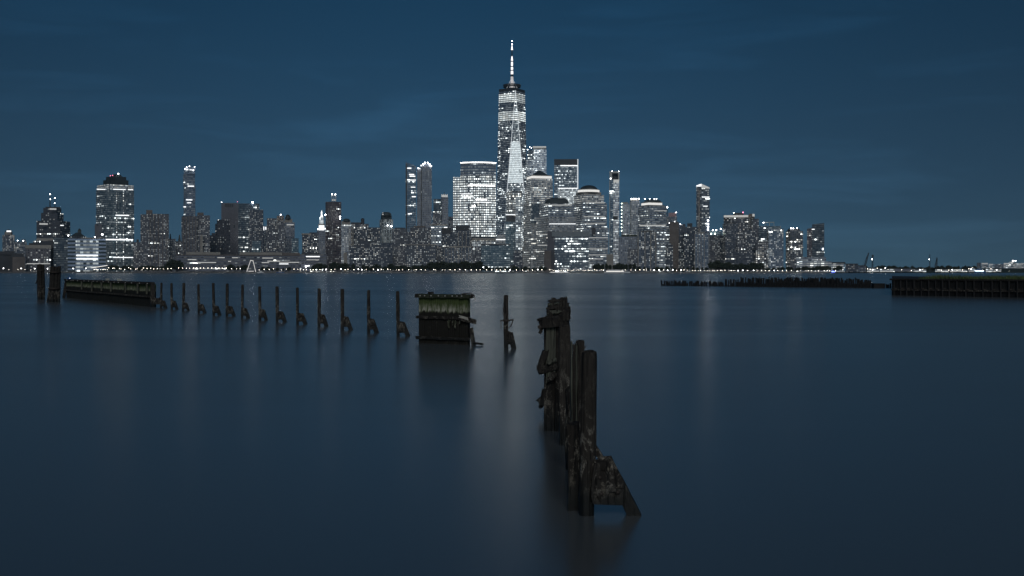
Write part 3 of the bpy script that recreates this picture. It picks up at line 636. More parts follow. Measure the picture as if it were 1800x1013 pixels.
for k in range(4):
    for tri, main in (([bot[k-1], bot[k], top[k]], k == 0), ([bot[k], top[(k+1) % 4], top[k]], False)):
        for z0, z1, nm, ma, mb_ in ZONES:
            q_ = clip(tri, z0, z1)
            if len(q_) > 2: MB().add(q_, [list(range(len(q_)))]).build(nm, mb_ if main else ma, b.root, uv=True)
MB().prism([(p.x, p.y) for p in bot][::1], GZ, ZB).build('podium', [STONE], b.root, uv=True)
MB().prism([(p.x, p.y) for p in top], ZT, ZT+6).build('parapet', DARKC, b.root)
for k in (0, 3):
    e0 = bot[k]; 
for p, q in ((top[0], bot[3]), (top[0], bot[0])):
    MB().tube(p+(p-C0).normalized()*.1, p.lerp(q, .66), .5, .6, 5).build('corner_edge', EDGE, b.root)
for z, r0, mm in ((ZT+6, 14, DARKC), (ZT+11, 20, DARKM), (ZT+14.5, 20.5, DARKC)):
    MB().lathe((C0.x, C0.y, z), [(r0, 0), (r0, 3.0), (r0-3, 3.1)], 32).build('antenna_ring', mm, b.root)
mx, my = C0.x, C0.y; zz = lambda py: H+(HY-py)/F*2570
MB().tube((mx, my, ZT+6), (mx, my, zz(135)), 3.6, 2.9, 10).build('mast_base', emit('lit_mast_base', (1, .95, .95), .55), b.root)
prev = 135; 
for y0, y1, r0, r1, mm in ((135, 131, 3.0, 2.9, DARKM), (131, 125, 2.7, 2.6, SPIREL), (125, 123, 2.9, 2.9, DARKM), (123, 118, 2.4, 2.3, SPIREL), (118, 116, 2.6, 2.6, DARKM), (116, 109, 2.2, 2.0, SPIREL), (109, 107, 2.3, 2.3, DARKM),
                           (107, 99, 2.4, .9, SPIREL), (99, 88, 1.2, 1.1, DARKM), (88, 79, 2.2, .6, SPIREL), (79, 72, .8, .6, DARKM)):
    MB().tube((mx, my, zz(y0)), (mx, my, zz(y1)), r0, r1, 10).build('lit_mast_section' if mm is SPIREL else 'mast_section', mm, b.root)
for y in (77.5, 72.5): MB().lathe((mx, my, zz(y)-1.3), [(.2, 0), (1.3, 1.3), (.2, 2.6)], 8).build('beacon', emit('mast_beacon', (1, .9, .95), 9), b.root)
for sx, sy in ((-12, -8), (12, -8), (-7, 9), (8, 9), (-5, -12), (6, -12)): MB().tube((mx+sx, my+sy, ZT+8), (mx, my, zz(136)), .35, .35, 4).build('guy_cable', EDGE, b.root)
# --- offices around it
b = Bld('trading_block', 'lit office block standing just in front of the lower facets of the spired tower', 2120, 902)
b.box('facade', 890, 918, 336, f_('trading_windows', (.22, .20, .17), 3.4, 4.6, .6, .2, 1.7, .62, .5, dim=.12, warm=.5), c=893); b.box('wing', 873, 891, 412, M_OFF, d0=12)
b.box('plant_room', 889.5, 905, 379, DARKC, 390, d0=-2.5, dep=3); b.box('lower_block', 888.5, 907, 390, M_GLST, 466, d0=-4, dep=5); b.strip(889, 918, 377, 378.4, d0=-1); b.strip(872, 905, 420.5, 422.3, d0=-3)
b = Bld('narrow_tower', 'narrow lit strip of tower against the base of the spired tower', 2060, 911)
b.box('facade', 906, 918, 346, M_GRID, 440, d0=0, dep=20); b.box('base', 903, 919, 440, M_RESD, d0=-4)
b = Bld('white_tower', 'bright white tower rising right behind the pyramid roofed office'.replace('right behind', 'behind'), 2650, 943)
b.box('facade', 936, 960.5, 262, f_('white_tower_glass', (.5, .5, .5), 4.0, 4.2, .5, .35, 1.2, .8, .5, (.2, .22, .25), .3, .42, .15), c=939); b.box('crown', 936.5, 960, 257, CROWN2, 259.5, d0=4); b.box('crown_screen', 937, 960, 259.5, STONE, 262, d0=3)
b.box('wing', 925, 937, 281, f_('white_tower_side', (.42, .42, .42), 4, 4.2, .4, .2, 1.2, .8, .5, dim=.3, warm=.2), d0=6); b.box('wing', 927, 937, 263, M_GLSD, 281, d0=9); b.lamp(927.5, 263, .9); b.lamp(934, 260, .8); b.lamp(931, 258, .8); b.mast(929.5, 257, 263, .4); b.mast(934.5, 256, 263, .4)
def fin(name, label, Y, px): return Bld(name, label, Y, px, 'office tower')
b = fin('pyramid_office', 'stone office tower with a dark pyramid roof and a glowing cornice', 2080, 946)
b.box('facade', 922, 972, 328, M_OFFB, c=933); b.box('setback', 924, 971.5, 313.5, M_OFFB, 328, c=934, d0=2)
b.box('lower_shaft', 919.5, 977, 356, M_OFF, c=934, d0=-6)
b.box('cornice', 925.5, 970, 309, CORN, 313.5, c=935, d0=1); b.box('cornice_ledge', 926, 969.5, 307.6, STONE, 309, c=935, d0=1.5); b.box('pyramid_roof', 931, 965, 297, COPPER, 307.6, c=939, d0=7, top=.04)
b.box('glass_recess', 933.5, 948.5, 359, M_GLSD, 392, d0=-14, dep=4)
b = fin('flat_glass_tower', 'square glass tower with one bright white vertical edge', 2560, 995)
b.box('facade', 974, 1015, 280.5, f_('flat_tower_glass', (.10, .12, .14), 2.8, 4.1, .33, .25, 1.7, .8, .55, (.16, .22, .28), .6, .06, .1, bands=((200, 240, .2),)), dep=40); b.box('top_screen', 974.2, 1015, 280, DARKC, 290, d0=-1, dep=3); b.strip(985, 1013, 290.5, 292.4, d0=-1)
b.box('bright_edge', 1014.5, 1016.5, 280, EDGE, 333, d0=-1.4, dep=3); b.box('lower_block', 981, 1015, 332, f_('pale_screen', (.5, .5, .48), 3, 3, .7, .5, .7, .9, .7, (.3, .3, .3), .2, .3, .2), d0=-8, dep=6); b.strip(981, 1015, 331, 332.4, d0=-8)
b = fin('mansard_office', 'stone and glass office tower with a black cut-off mansard roof', 1990, 978)
b.box('facade', 950, 1009, 357.5, M_OFFG, c=963); b.box('shaft', 942, 1014, 380, M_OFF, c=964, d0=-9); b.box('mansard_roof', 956, 1001, 349.5, COPPER, 357.5, c=966, d0=5, top=.84); b.box('roof_cap', 960, 996, 347, COPPER, 349.6, c=968, d0=11, top=.8)
b.strip(958, 1005, 360, 361.5, CROWN2, d0=-1); b.strip(964, 1012, 393.5, 394.7, d0=-8)
for x0, x1, y in ((944, 963, 412), (945, 962, 431), (940, 962, 441.5)): b.strip(x0, x1, y, y+1.3, CROWN2, d0=-12)
b = fin('domed_office', 'stone office tower with a round dark dome over a glowing ring', 2030, 1036)
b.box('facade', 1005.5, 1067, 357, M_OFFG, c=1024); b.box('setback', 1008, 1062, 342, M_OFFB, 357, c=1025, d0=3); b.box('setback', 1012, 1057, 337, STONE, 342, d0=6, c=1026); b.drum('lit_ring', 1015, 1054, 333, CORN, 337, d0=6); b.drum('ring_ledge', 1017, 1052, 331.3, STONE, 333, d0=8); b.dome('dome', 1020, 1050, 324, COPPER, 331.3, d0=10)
b.box('shaft', 1004, 1070, 400, M_OFFG, c=1026, d0=-7); b.box('recess', 1040, 1047, 401, DARKC, 413, d0=-13, dep=5); b.strip(1030, 1064, 356, 357.2, CROWN2)
for x0, x1, y in ((1026, 1064, 381), (1027, 1064, 393.5), (1027, 1069, 418), (1027, 1068, 437.5), (1030, 1069, 448), (1030, 1060, 455)): b.strip(x0, x1, y, y+1.1, CROWN2, d0=-12)
b = Bld('glass_pavilion', 'broad low glass office with a pale roof slab below the mansard roof', 1905, 1004)
b.box('facade', 975, 1035, 416, f_('pavilion_glass', (.12, .13, .14), 2.6, 4.3, .12, .3, 1.7, .8, .5, (.12, .17, .20), .6, .06, .2, bands=((56, 59, 1), (38.5, 42, 1))), dep=30); b.box('roof_slab', 970, 1036.5, 407.3, plain('slate_slab', (.22, .25, .27)), 416, d0=-1.2, dep=34); b.box('wing', 962, 976, 406, M_BLANK, 445, d0=4)
b = Bld('blank_wing', 'windowless tapering stone wing beside the broad glass office', 1885, 966)
b.box('facade', 956, 971, 441, BRICKW, c=969, top=.9); b.box('flank', 969, 975, 440, DARKC, d0=2)
b = Bld('open_top_tower', 'very slim tower with an open square frame at its top', 2280, 1080)
b.box('facade', 1071, 1078, 316, M_SLIM, dep=18); b.box('lit_face', 1078, 1088.6, 318, f_('glowing_slab', (.4, .4, .42), 3, 4.5, .5, .3, .5, .9, .7, (.25, .25, .28), .2, .32, .2), dep=18, d0=.5)
b.box('crown_post', 1071.5, 1076, 302, FRAME, 317, d0=1, dep=4); b.box('crown_post', 1086.5, 1089, 302, FRAME, 318, d0=1, dep=4); b.box('crown_beam', 1071.5, 1089, 301, FRAME, 304.5, d0=.4, dep=5); b.box('crown_back', 1076, 1086.5, 304, DARKC, 318, d0=12, dep=4)
b.strip(1078.5, 1088, 316, 321, CROWN2); b.lamp(1076, 301, .9); b.lamp(1087.5, 301.5, .9); b.lamp(1072, 319, .9); b.lamp(1073.5, 314, 1.2)
for x in (1071.2, 1077.6): b.box('fin', x, x+.9, 318, FRAME, 445, d0=-1.5, dep=1)
b.box('crane_bracket', 1078, 1086, 380, DARKM, 386, d0=-4, dep=3)
b = Bld('green_tower', 'pale tower with greenish lights along its edge beside the slim open framed tower', 2150, 1099)
b.box('facade', 1092, 1106, 358, M_PALEL, c=1095); b.box('setback', 1093, 1104, 355.5, STONE, 358, d0=4)
GRN = emit('greenish_lamp', (.85, 1, .85), 12)
for i in range(9): b.lamp(1092.6, 358+i*6, .8, GRN, d=-1)
b = Bld('grid_tower', 'pale tower with a lit grid top next to the low domed office', 2180, 1116)
b.box('facade', 1106.5, 1125, 353.5, M_PALEL, c=1110); b.box('crown', 1108, 1124, 349.5, STONE, 353.5, d0=3)
for x in (1110, 1114, 1118.5, 1123): b.lamp(x, 349.5, 1)
b = fin('low_domed_office', 'grey office tower under a shallow dark dome and a wide lit band', 2010, 1147)
b.box('facade', 1121, 1172, 361.5, M_OFFG, c=1142); b.box('lit_crown', 1127, 1164, 356, CORN, 360, c=1140, d0=5); b.box('crown_ledge', 1126, 1165, 354.8, STONE, 356, c=1140, d0=4); b.box('crown_base', 1124, 1168, 360, STONE, 361.5, d0=3, c=1140); b.dome('dome', 1131, 1163, 348.5, COPPER, 354.8, d0=10)
b.box('shaft', 1120, 1177, 398, M_OFFG, c=1142, d0=-6); b.strip(1124, 1170, 396, 398, CROWN2, d0=-7); b.strip(1146, 1172, 370, 371, CROWN2, d0=6)
for x in (1134, 1142, 1150, 1154): b.lamp(x, 349, .7, d=14)
b = Bld('stone_museum', 'squat buff stone block topped by a roof garden near the moored yacht', 1900, 1105)
b.box('facade', 1087, 1122, 416, M_PALE); b.box('roof_garden', 1092, 1120, 413, LEAF, 416, d0=3); b.box('wing', 1104, 1121, 438, M_RES, d0=-4); b.box('annex', 1066, 1078, 447, STONE, d0=-2); 
b = Bld('striped_apartments', 'dark apartment tower with pale vertical columns in front of the low domed office', 1890, 1138)
b.box('facade', 1121, 1154.5, 408, M_RESB); b.box('penthouse', 1127, 1150, 406, DARKC, 408, d0=5)
for x in (1121, 1133, 1143, 1152): b.box('column', x, x+1.6, 408, STONE, d0=-2, dep=1.8)
b = Bld('banded_apartments', 'low banded apartments between the striped tower and the brown slab', 1920, 1167)
b.box('facade', 1154, 1179, 428, M_OFFG); b.box('wing', 1170, 1183, 431, M_RESD, d0=-5)
b = Bld('pink_crown_tower', 'far tower with a pinkish lit roof cage past the low domed office', 2400, 1180)
b.box('facade', 1170, 1190, 381, M_RESB); b.box('roof_cage', 1175, 1189, 374, plain('pink_cladding', (.36, .24, .25)), 381, d0=3); b.lamp(1173, 364.5, 1.3); b.mast(1173, 365, 382, .7); b.lamp(1188.5, 373.5, .8)
b = Bld('brown_slab', 'brown slab tower with a bare flank beside the banded apartments', 2000, 1190)
b.box('flank', 1177, 1193, 390, BRICKW); b.box('facade', 1193, 1205, 394, M_RESD, d0=3)
for x, y in ((1181, 391), (1186, 390), (1196, 394), (1177, 392)): b.lamp(x, y, .8)
b = Bld('dark_apartment_tower', 'dark apartment tower with a square roof block next to the bare brown flank', 1960, 1214)
b.box('facade', 1203, 1225, 399, M_RESD); b.box('penthouse', 1208, 1217, 392.5, DARKC, 400, d0=6)
b = Bld('slanted_light_tower', 'tall thin apartment tower with a lit sloping roof line', 2150, 1236)
b.slant('facade', 1233, 1247.5, 324.5, 331, f_('thin_tower_glass', (.14, .15, .16), 3.6, 4.0, .28, .14, 2.4, .7, .55, (.04, .055, .07), .4, .05, .3), dep=20); b.slant('facade', 1224, 1233.2, 327, 324.5, M_RESD, dep=20, d0=1.5); b.slant('lit_roof_edge', 1224, 1233, 326, 323.3, CROWN, yb=328, d0=-1.5, dep=1.5); b.slant('lit_roof_edge', 1233, 1247.5, 323.3, 330, CROWN2, yb=331.5, d0=-1.5, dep=1.5)
b.box('column', 1228, 1229.6, 334, STONE, 412, d0=-1, dep=1); b.strip(1234, 1247, 346, 347.5); b.strip(1236, 1244, 362, 363.4)
for y in (388, 394, 399, 404): b.lamp(1244.5, y, 1.3, d=-1)
b = Bld('column_apartments', 'blue grey glass apartment tower with pale full height columns at the waterfront', 1895, 1234)
b.box('facade', 1221, 1247, 411, M_COND); b.box('crown', 1230, 1238, 408, STONE, 411, d0=3)
for x in (1221, 1226.5, 1232, 1237.5, 1245.5): b.box('column', x, x+1, 411, STONE, d0=-1.5, dep=1.3)
b = Bld('green_roof_block', 'low brown block with greenish roof lights between the column tower and the dark cluster', 1990, 1258)
b.box('facade', 1246, 1271, 414, M_RES); b.box('roof_storey', 1248, 1269, 406, M_GLST, 414, d0=5)
for x, y in ((1253, 404.5), (1259, 404.5), (1267, 402.5), (1250, 411), (1257, 411)): b.lamp(x, y, 1.1, GRN if y > 405 else None)
b = Bld('broad_tower', 'broad dark tower with a bright band of light along its flat top', 2100, 1300)
b.box('facade', 1272, 1327.5, 383, f_('broad_tower_windows', (.13, .115, .11), 3.4, 3.6, .40, .16, 2.5, .6, .5, dim=.04, warm=.6), c=1316); b.strip(1272.5, 1315, 378.5, 382, CROWN2, d0=1); b.box('parapet', 1272, 1326.5, 378, STONE, 383, d0=4); b.box('penthouse', 1289, 1307, 374, DARKC, 379, d0=8); b.box('core', 1316.5, 1322, 376, BRICKW, 384, d0=3); b.lamp(1306, 373.6, 1.2, REDL); b.lamp(1290, 374, .8, GRN); b.strip(1322.5, 1326.5, 376.5, 381, CROWN2)
b.box('wing', 1323.5, 1334, 384.5, M_RES, d0=8)
b = Bld('shoulder_tower', 'dark brown apartment tower full of scattered lights standing before the broad lit tower', 1940, 1283)
b.box('facade', 1270, 1297, 393, M_RESD, c=1275); b.box('penthouse', 1273, 1293, 391, DARKC, 393, d0=5)
b = Bld('sloped_apartments', 'dark brown apartment block stepping down in front of the broad lit tower', 1930, 1314)
b.box('facade', 1296, 1315, 418, M_RES); b.box('facade', 1311, 1329, 404, M_RESD, d0=5); b.box('lower_block', 1275, 1331, 442, M_RESD, d0=-8)
b = Bld('blue_apartments', 'blue grey apartment tower with an arched roof frame', 1945, 1358)
b.box('facade', 1347, 1377.5, 402, M_COND, c=1351); b.box('roof_storey', 1348, 1373, 397.5, M_GLST, 402, d0=4); b.box('arch', 1344, 1361, 390, FRAME, 391.3, d0=6, dep=4)
for x in (1344.5, 1352, 1360): b.box('arch_post', x, x+.9, 391.3, FRAME, 397.5, d0=6.4, dep=3)
b.box('wing', 1333, 1348, 397, M_GLSD, d0=7); b.lamp(1342, 391.5, 1); b.lamp(1344, 401, .8)
b = Bld('lit_corner_block', 'low apartment block with bright stacked balconies below the arched roof frame', 1905, 1339)
b.box('facade', 1328, 1349, 424, f_('bright_balconies', (.15, .13, .12), 3.6, 3.2, .5, .08, 2.2, .6, .5, warm=.5))
b = Bld('hexagonal_tower', 'apartment tower with a faceted cap standing alone near the end of the row', 1960, 1396)
b.box('facade', 1381, 1411.5, 406, f_('faceted_tower_windows', (.15, .14, .13), 3.6, 3.3, .30, .12, 2.2, .65, .5, dim=.04, warm=.6), c=1389); b.box('cap', 1383, 1407, 401.5, DARKC, 406, c=1389, d0=2, top=.8)
for x in (1390.5, 1394.5, 1401): b.lamp(x, 401.5, .9)
b = Bld('end_tower', 'dark glass tower with a slanted flat top, last of the skyscrapers', 1985, 1436)
b.slant('facade', 1427.5, 1449, 394.5, 392.3, M_GLSD, dep=26); b.slant('facade', 1418.5, 1428, 402.5, 400, f_('end_tower_brick', (.17, .13, .12), 3.6, 3.4, .25, .08, 2.2, .6, .5), dep=24, d0=2); b.strip(1427, 1432, 402.5, 404); b.lamp(1446.5, 438, 1.2, d=-1)
b = Bld('museum_wing', 'long low pale museum wing at the foot of the end tower', 1900, 1413)
b.box('facade', 1400, 1426, 452, M_OFFG); b.box('wing', 1424, 1452, 452.5, M_PALE, d0=5); b.box('lower_wing', 1404, 1462, 460, M_SHED, d0=-9, dep=8)
b = Bld('ferry_terminal', 'low lit ferry shed at the tip of the island', 1930, 1466)
b.box('facade', 1452, 1484, 464, M_SHED); b.box('roof', 1450, 1486, 461, DARKC, 464, d0=-1)
# ------------------------------------------------------------------ far waterfront: lamps, trees, boats
def child_copy(root_proto, loc, label, cat, group, name=None, scale=None):
    r = root_proto.copy(); COL.objects.link(r); r.location = loc
    if scale: r.scale = scale
    tag(r, label, cat, group)
    for ch in root_proto.children:
        c = ch.copy(); COL.objects.link(c); c.parent = r
    return r
def lamp_proto(h, rad, mat):
    r = empty('street_lamp')
    MB().tube((0, 0, 0), (0, 0, h), .09, .07, 6).build('pole', DARKM, r)
    MB().lathe((0, 0, h-.1), [(.1, 0), (rad*.8, rad*.4), (rad, rad), (rad*.8, rad*1.6), (.1, rad*2)], 10).build('globe', mat, r)
    return r
LH = (2.4, 3.0, 2.0)
LP = [lamp_proto(2.4, .40, GLOBE), lamp_proto(3.0, .62, GLOBEW), lamp_proto(2.0, .26, GLOBE)]
first = [True]*3
def lamp(px, py, kind, label, group, Y=1782):
    p = at(px, py, Y); z = GZ; top = p.z-GZ
    if first[kind]:
        first[kind] = False; r = LP[kind]; r.location = (p.x, p.y, z); tag(r, label, 'street lamp', group)
    else: r = child_copy(LP[kind], (p.x, p.y, z), label, 'street lamp', group)
    for ch in r.children:                              # the pole is as tall as its lamp stands
        if ch.name.startswith('pole'): ch.scale = (1, 1, top/LH[kind])
        else: ch.location = (0, 0, top-LH[kind])
rl = random.Random(11)
def run(x0, x1, step, kinds, label, group, y=474.3, jy=.5, jx=.35):
    x = x0; step *= 1.0 if 'pier' in group or 'marina' in group else 1.4
    while x < x1:
        lamp(x+rl.uniform(-jx, jx)*step, y+rl.uniform(-jy, jy), rl.choice(kinds), label, group, 1781+rl.random()*14); x += step
for x, y in ((6, 472.5), (37, 472.8), (61, 473), (83.5, 473), (128.5, 472.7), (151, 472.5)):
    lamp(x, y, 1, 'large bright promenade lamp around the foot of the tall mooring piles', 'large promenade lamps by the tall piles')
run(16, 60, 9, (2,), 'small promenade lamp below the low waterfront sheds and the brown hotel', 'small lamps by the waterfront sheds', 474.5)
run(166, 190, 2.6, (2, 2, 0), 'small lamp in the close string under the banded office', 'lamp string under the banded office', 474.3, .3)
run(191, 302, 4.1, (0, 2, 2, 0), 'small lamp among the shore trees under the crowned tower and ribbed slab', 'lamps under the crowned tower', 472.8, 1.7)
run(314, 400, 6.4, (0,), 'evenly spaced promenade lamp in front of the long pier warehouse', 'lamps of the pier warehouse', 471.7, .4, .15)
run(404, 432, 8, (0, 2), 'promenade lamp between the warehouse lamps and the white gantry', 'lamps beside the gantry', 473)
run(452, 526, 7.5, (0, 2, 2, 0), 'promenade lamp between the white gantry and the pier office', 'lamps past the gantry', 474, 1)
run(528, 573, 5.6, (0, 0, 1), 'bright promenade lamp in the close row before the pier office', 'lamps of the pier office', 474.7, .2, .15)
run(576, 650, 5.3, (0, 0, 2, 1), 'promenade lamp on the quay below the slim brown tower', 'lamps below the brown tower', 474.2, .7)
run(656, 706, 4.6, (0, 2, 1, 2), 'promenade lamp on the quay below the ribbed round topped tower', 'lamps below the ribbed tower', 474.4, .8)
run(708, 850, 6.1, (0, 2, 0, 2), 'promenade lamp before the dark shore trees under the bowed office', 'lamps under the bowed office', 474.6, .4)
run(853, 968, 6.6, (0, 0, 2, 1), 'promenade lamp on the quay below the spired tower', 'lamps below the spired tower', 475, .3)
run(970, 1062, 3.0, (2, 0, 2, 2), 'small lamp of the marina around the white tents', 'marina lamps', 475.6, 1.0)
run(1063, 1150, 5.4, (0, 2, 0), 'promenade lamp behind the moored white yacht', 'lamps behind the yacht', 475.2, .5)
run(1152, 1224, 5.2, (0, 1, 0, 2), 'promenade lamp below the banded apartments', 'lamps below the banded apartments', 475.4, .7)
run(1223, 1290, 3.4, (0, 2, 0), 'promenade lamp in the close row under the column apartments', 'lamps under the column apartments', 476, .3)
run(1291, 1400, 5.6, (0, 0, 1, 2), 'promenade lamp below the broad tower and the arched roof', 'lamps below the broad tower', 476.2, .3)
run(1402, 1472, 4.6, (0, 2), 'promenade lamp at the tip of the island by the ferry shed', 'lamps at the island tip', 476.4, .3)
# trees
def tree_proto(seed, w, h):
    r_ = random.Random(seed); r = empty('shore_tree')
    m = MB()
    for i in range(420):
        a = r_.random()*6.283; u = r_.random()**.45; zc = r_.uniform(-1, 1); rr = u*math.sqrt(max(0, 1-zc*zc))
        lob = .75+.45*mnoise.noise(Vector((math.cos(a)*1.7+seed, math.sin(a)*1.7, zc*1.7)))
        c = Vector((math.cos(a)*rr*w*lob, math.sin(a)*rr*w*lob, h*.60+zc*h*.40*lob)); q = .55+.5*r_.random()
        d1 = Vector((r_.gauss(0, 1), r_.gauss(0, 1), r_.gauss(0, 1))).normalized()*q; d2 = d1.orthogonal().normalized()*q*.7
        m.add([c-d1, c+d2, c+d1, c-d2], [[0, 1, 2, 3]])
    m.build('crown', LEAF, r)
    t = MB().tube((0, 0, 0), (0, 0, h*.55), .3, .18, 7)
    for k in range(4):
        a = k*1.6+seed; t.tube((0, 0, h*.3), (math.cos(a)*w*.5, math.sin(a)*w*.5, h*.62), .14, .06, 5)
    t.build('trunk', BARK, r)
    return r
TP = [tree_proto(s, w, h) for s, w, h in ((1, 4.6, 10), (2, 5.2, 9), (3, 3.8, 11.5), (4, 6, 10.5))]
tfirst = [True]*4
def tree(px, ytop, label, group, Y=1815):
    k = rl.randrange(4); hgt = H+(HY-ytop)/F*Y-GZ; s = hgt/(10, 9, 11.5, 10.5)[k]
    p = at(px, 475, Y); loc = (p.x, p.y, GZ)
    if tfirst[k]: tfirst[k] = False; r = TP[k]; r.location = loc; r.scale = (s, s, s); tag(r, label, 'tree', group)
    else: child_copy(TP[k], loc, label, 'tree', group, scale=(s*rl.uniform(.9, 1.2), s, s))
def grove(x0, x1, step, yt, label, group, jy=2.5, Y=1815):
    x = x0
    while x <= x1: tree(x+rl.uniform(-1.5, 1.5), yt+rl.uniform(-jy, jy), label, group, Y+rl.uniform(-8, 12)); x += step
grove(196, 300, 8, 468, 'small dark shore tree under the crowned tower and ribbed slab', 'trees under the crowned tower', 2)
grove(302, 318, 7, 459, 'dark tree at the end of the long pier warehouse', 'trees at the pier warehouse', 2)
grove(404, 432, 7, 466, 'dark round tree just before the white gantry', 'trees beside the gantry', 3)
grove(462, 520, 9, 470, 'small dark tree in front of the lit warehouse bays past the gantry', 'trees past the gantry', 2)
grove(552, 572, 6, 464, 'dark tree in front of the pier office', 'trees at the pier office', 2)
grove(582, 610, 6, 462, 'dark spreading tree at the foot of the slim brown tower', 'trees at the brown tower', 2)
grove(614, 690, 8, 466, 'dark tree along the waterfront apartments by the ribbed tower', 'trees by the waterfront apartments', 3.5)
grove(692, 750, 7, 467, 'dark tree before the broad grey apartment block', 'trees at the grey apartments', 2)
grove(756, 842, 6, 461.5, 'dense dark tree in the park before the pilaster apartments', 'park trees under the bowed office', 2.5)
grove(846, 960, 7, 469, 'low dark tree on the quay under the spired tower', 'trees below the spired tower', 1.6)
grove(1045, 1120, 7, 464, 'dark tree behind the moored yacht', 'trees behind the yacht', 1.6)
grove(1124, 1180, 8, 469, 'low dark tree below the striped apartment tower', 'trees below the striped tower', 1.5)
grove(1186, 1246, 8, 470, 'low dark tree at the foot of the column apartments', 'trees by the column apartments', 2)
grove(1250, 1276, 6, 460, 'tall dark tree under the green roof lights', 'trees under the green lights', 3)
grove(1280, 1340, 7, 463, 'dark park tree in front of the broad tower', 'park trees by the broad tower', 2)
grove(1344, 1404, 8, 470, 'low dark tree under the arched roof and hexagonal tower', 'trees by the hexagonal tower', 1.5)
grove(1406, 1482, 6, 468.5, 'dark tree at the tip of the island', 'trees at the island tip', 1.6)
# white gantry, tents, canopy
g = empty('gantry', at(441.5, 478, 1776), 'white lit A-shaped gantry at the water in front of the long warehouse', 'gantry')
q = lambda x, y, Y=1776: at(x, y, Y)
WL = emit('lit_white_steel', (1, .98, .95), .75)
for a, c in (((433.8, 478), (440.5, 457.8)), ((449.5, 478), (444.8, 458.5))): MB().tube(q(*a), q(*c), .55, .45, 6).build('leg', WL, g)
MB().tube(q(440, 457.8), q(445.5, 459), .6, .6, 6).build('crossbeam', WL, g); MB().tube(q(436.5, 477), q(446, 477), .45, .45, 6).build('base', WL, g)
g = empty('entrance_canopy', at(175, 477, 1790), 'long bright sloping canopy at the foot of the banded office', 'canopy')
m = MB(); a, c = q(160.5, 471.5, 1790), q(187, 467.5, 1790); m.add([a, c, c+Vector((0, 5, .4)), a+Vector((0, 5, .4)), a+Vector((0, 0, .7)), c+Vector((0, 0, .7)), c+Vector((0, 5, 1.1)), a+Vector((0, 5, 1.1))], [[0, 1, 5, 4], [4, 5, 6, 7], [3, 2, 1, 0], [1, 2, 6, 5], [3, 0, 4, 7], [2, 3, 7, 6]])
m.build('roof', emit('lit_canopy', (1, .97, .92), 1.3), g)
for x in (163, 170, 177, 184): MB().tube(q(x, 477, 1792), q(x, 471, 1792), .15, .15, 6).build('post', DARKM, g)
TENT = plain('tent_canvas', (.55, .56, .57), .8, var=.1)
for i, x in enumerate((990, 1000, 1012, 1026, 1039)):
    w = (9, 10, 13, 15, 11)[i]; p = at(x, 475, 1800+i*3); r_ = w/F*1800/2
    m = MB(); pr = [(r_*1.0, 3.2), (r_*.72, 4.3), (r_*.45, 5.4), (r_*.2, 6.8), (.15, 8.2)]
    g = empty('marina_tent', (p.x, p.y, GZ), ('smallest pale tent peak of the marina beside the bare stone wing', 'second pale tent peak of the marina from the stone wing', 'middle pale tent peak in the marina row', 'broadest pale tent of the marina', 'last pale marina tent towards the yacht')[i], 'tent', 'marina tents')
    m.lathe((p.x, p.y, GZ), pr, 12).build('canvas', TENT, g)
    for k in range(6): a = k*1.047; MB().tube((p.x+math.cos(a)*r_*.95, p.y+math.sin(a)*r_*.95, GZ), (p.x+math.cos(a)*r_*.95, p.y+math.sin(a)*r_*.95, GZ+3.4), .12, .12, 5).build('pole', DARKM, g)
def hull(name, label, cat, px0, px1, Y, h, beam, decks, mat=WHITE, glow=None, masts=(), bow=1):
    x0, x1 = (px0-900)/F*Y, (px1-900)/F*Y; ln = x1-x0; cx = (x0+x1)/2
    r = empty(name, (cx, Y, 0), label, cat); m = MB(); n = 12; secs = []
    for i in range(n+1):
        u = i/n; e = u if bow > 0 else 1-u; wd = beam/2*min(1, .75+.5*e if e < .5 else (1-((e-.5)/.5)**2.4)+.02); sh = h*(1+.35*max(0, e-.6))
        secs.append([(x0+ln*u, Y-wd, sh), (x0+ln*u, Y-wd*.8, -.6), (x0+ln*u, Y+wd*.8, -.6), (x0+ln*u, Y+wd, sh)])
    vs = [p for s_ in secs for p in s_]
    m.add(vs, [[i*4+j, (i+1)*4+j, (i+1)*4+(j+1) % 4, i*4+(j+1) % 4] for i in range(n) for j in range(4)]); m.add(secs[0], [[3, 2, 1, 0]]); m.add(secs[-1], [[0, 1, 2, 3]])
    m.build('hull', mat, r)
    z = h
    for a, c, hh, mm in decks:
        MB().prism([(x0+ln*a, Y-beam*.36), (x0+ln*c, Y-beam*.36), (x0+ln*c, Y+beam*.36), (x0+ln*a, Y+beam*.36)], z, z+hh).build('deck_house', mm, r); z += hh
    for u, hh in masts:
        MB().tube((x0+ln*u, Y, h), (x0+ln*u, Y, hh), .22, .1, 6).build('mast', WHITE, r)
    if glow:
        MB().prism([(x0+ln*.1, Y-beam*.51), (x0+ln*.9, Y-beam*.51), (x0+ln*.9, Y-beam*.505), (x0+ln*.1, Y-beam*.505)], h*.55, h*.9).build('light_strip', glow, r)
    return r
SOFTW = emit('soft_white_cabin', (1, .97, .92), 1.0)
hull('motor_yacht', 'long white yacht with a tall mast moored before the buff museum', 'yacht', 1062, 1108, 1745, 1.7, 8, ((.08, .75, 1.6, SOFTW), (.14, .62, 1.6, WHITE), (.2, .8, .25, WHITE)), masts=((.30, 12.5), (.02, 17)))
hull('moored_barge', 'low white lit barge moored below the broad glass office', 'boat', 966, 1001, 1748, 1.0, 7, ((.05, .92, .7, SOFTW),))
hull('patrol_boat', 'small dark boat with blue lights off the island tip', 'boat', 1459, 1473, 1740, 1.3, 4, ((.2, .6, 1.2, BLUEL), (.3, .5, .7, BLUEL)), mat=DARKM)
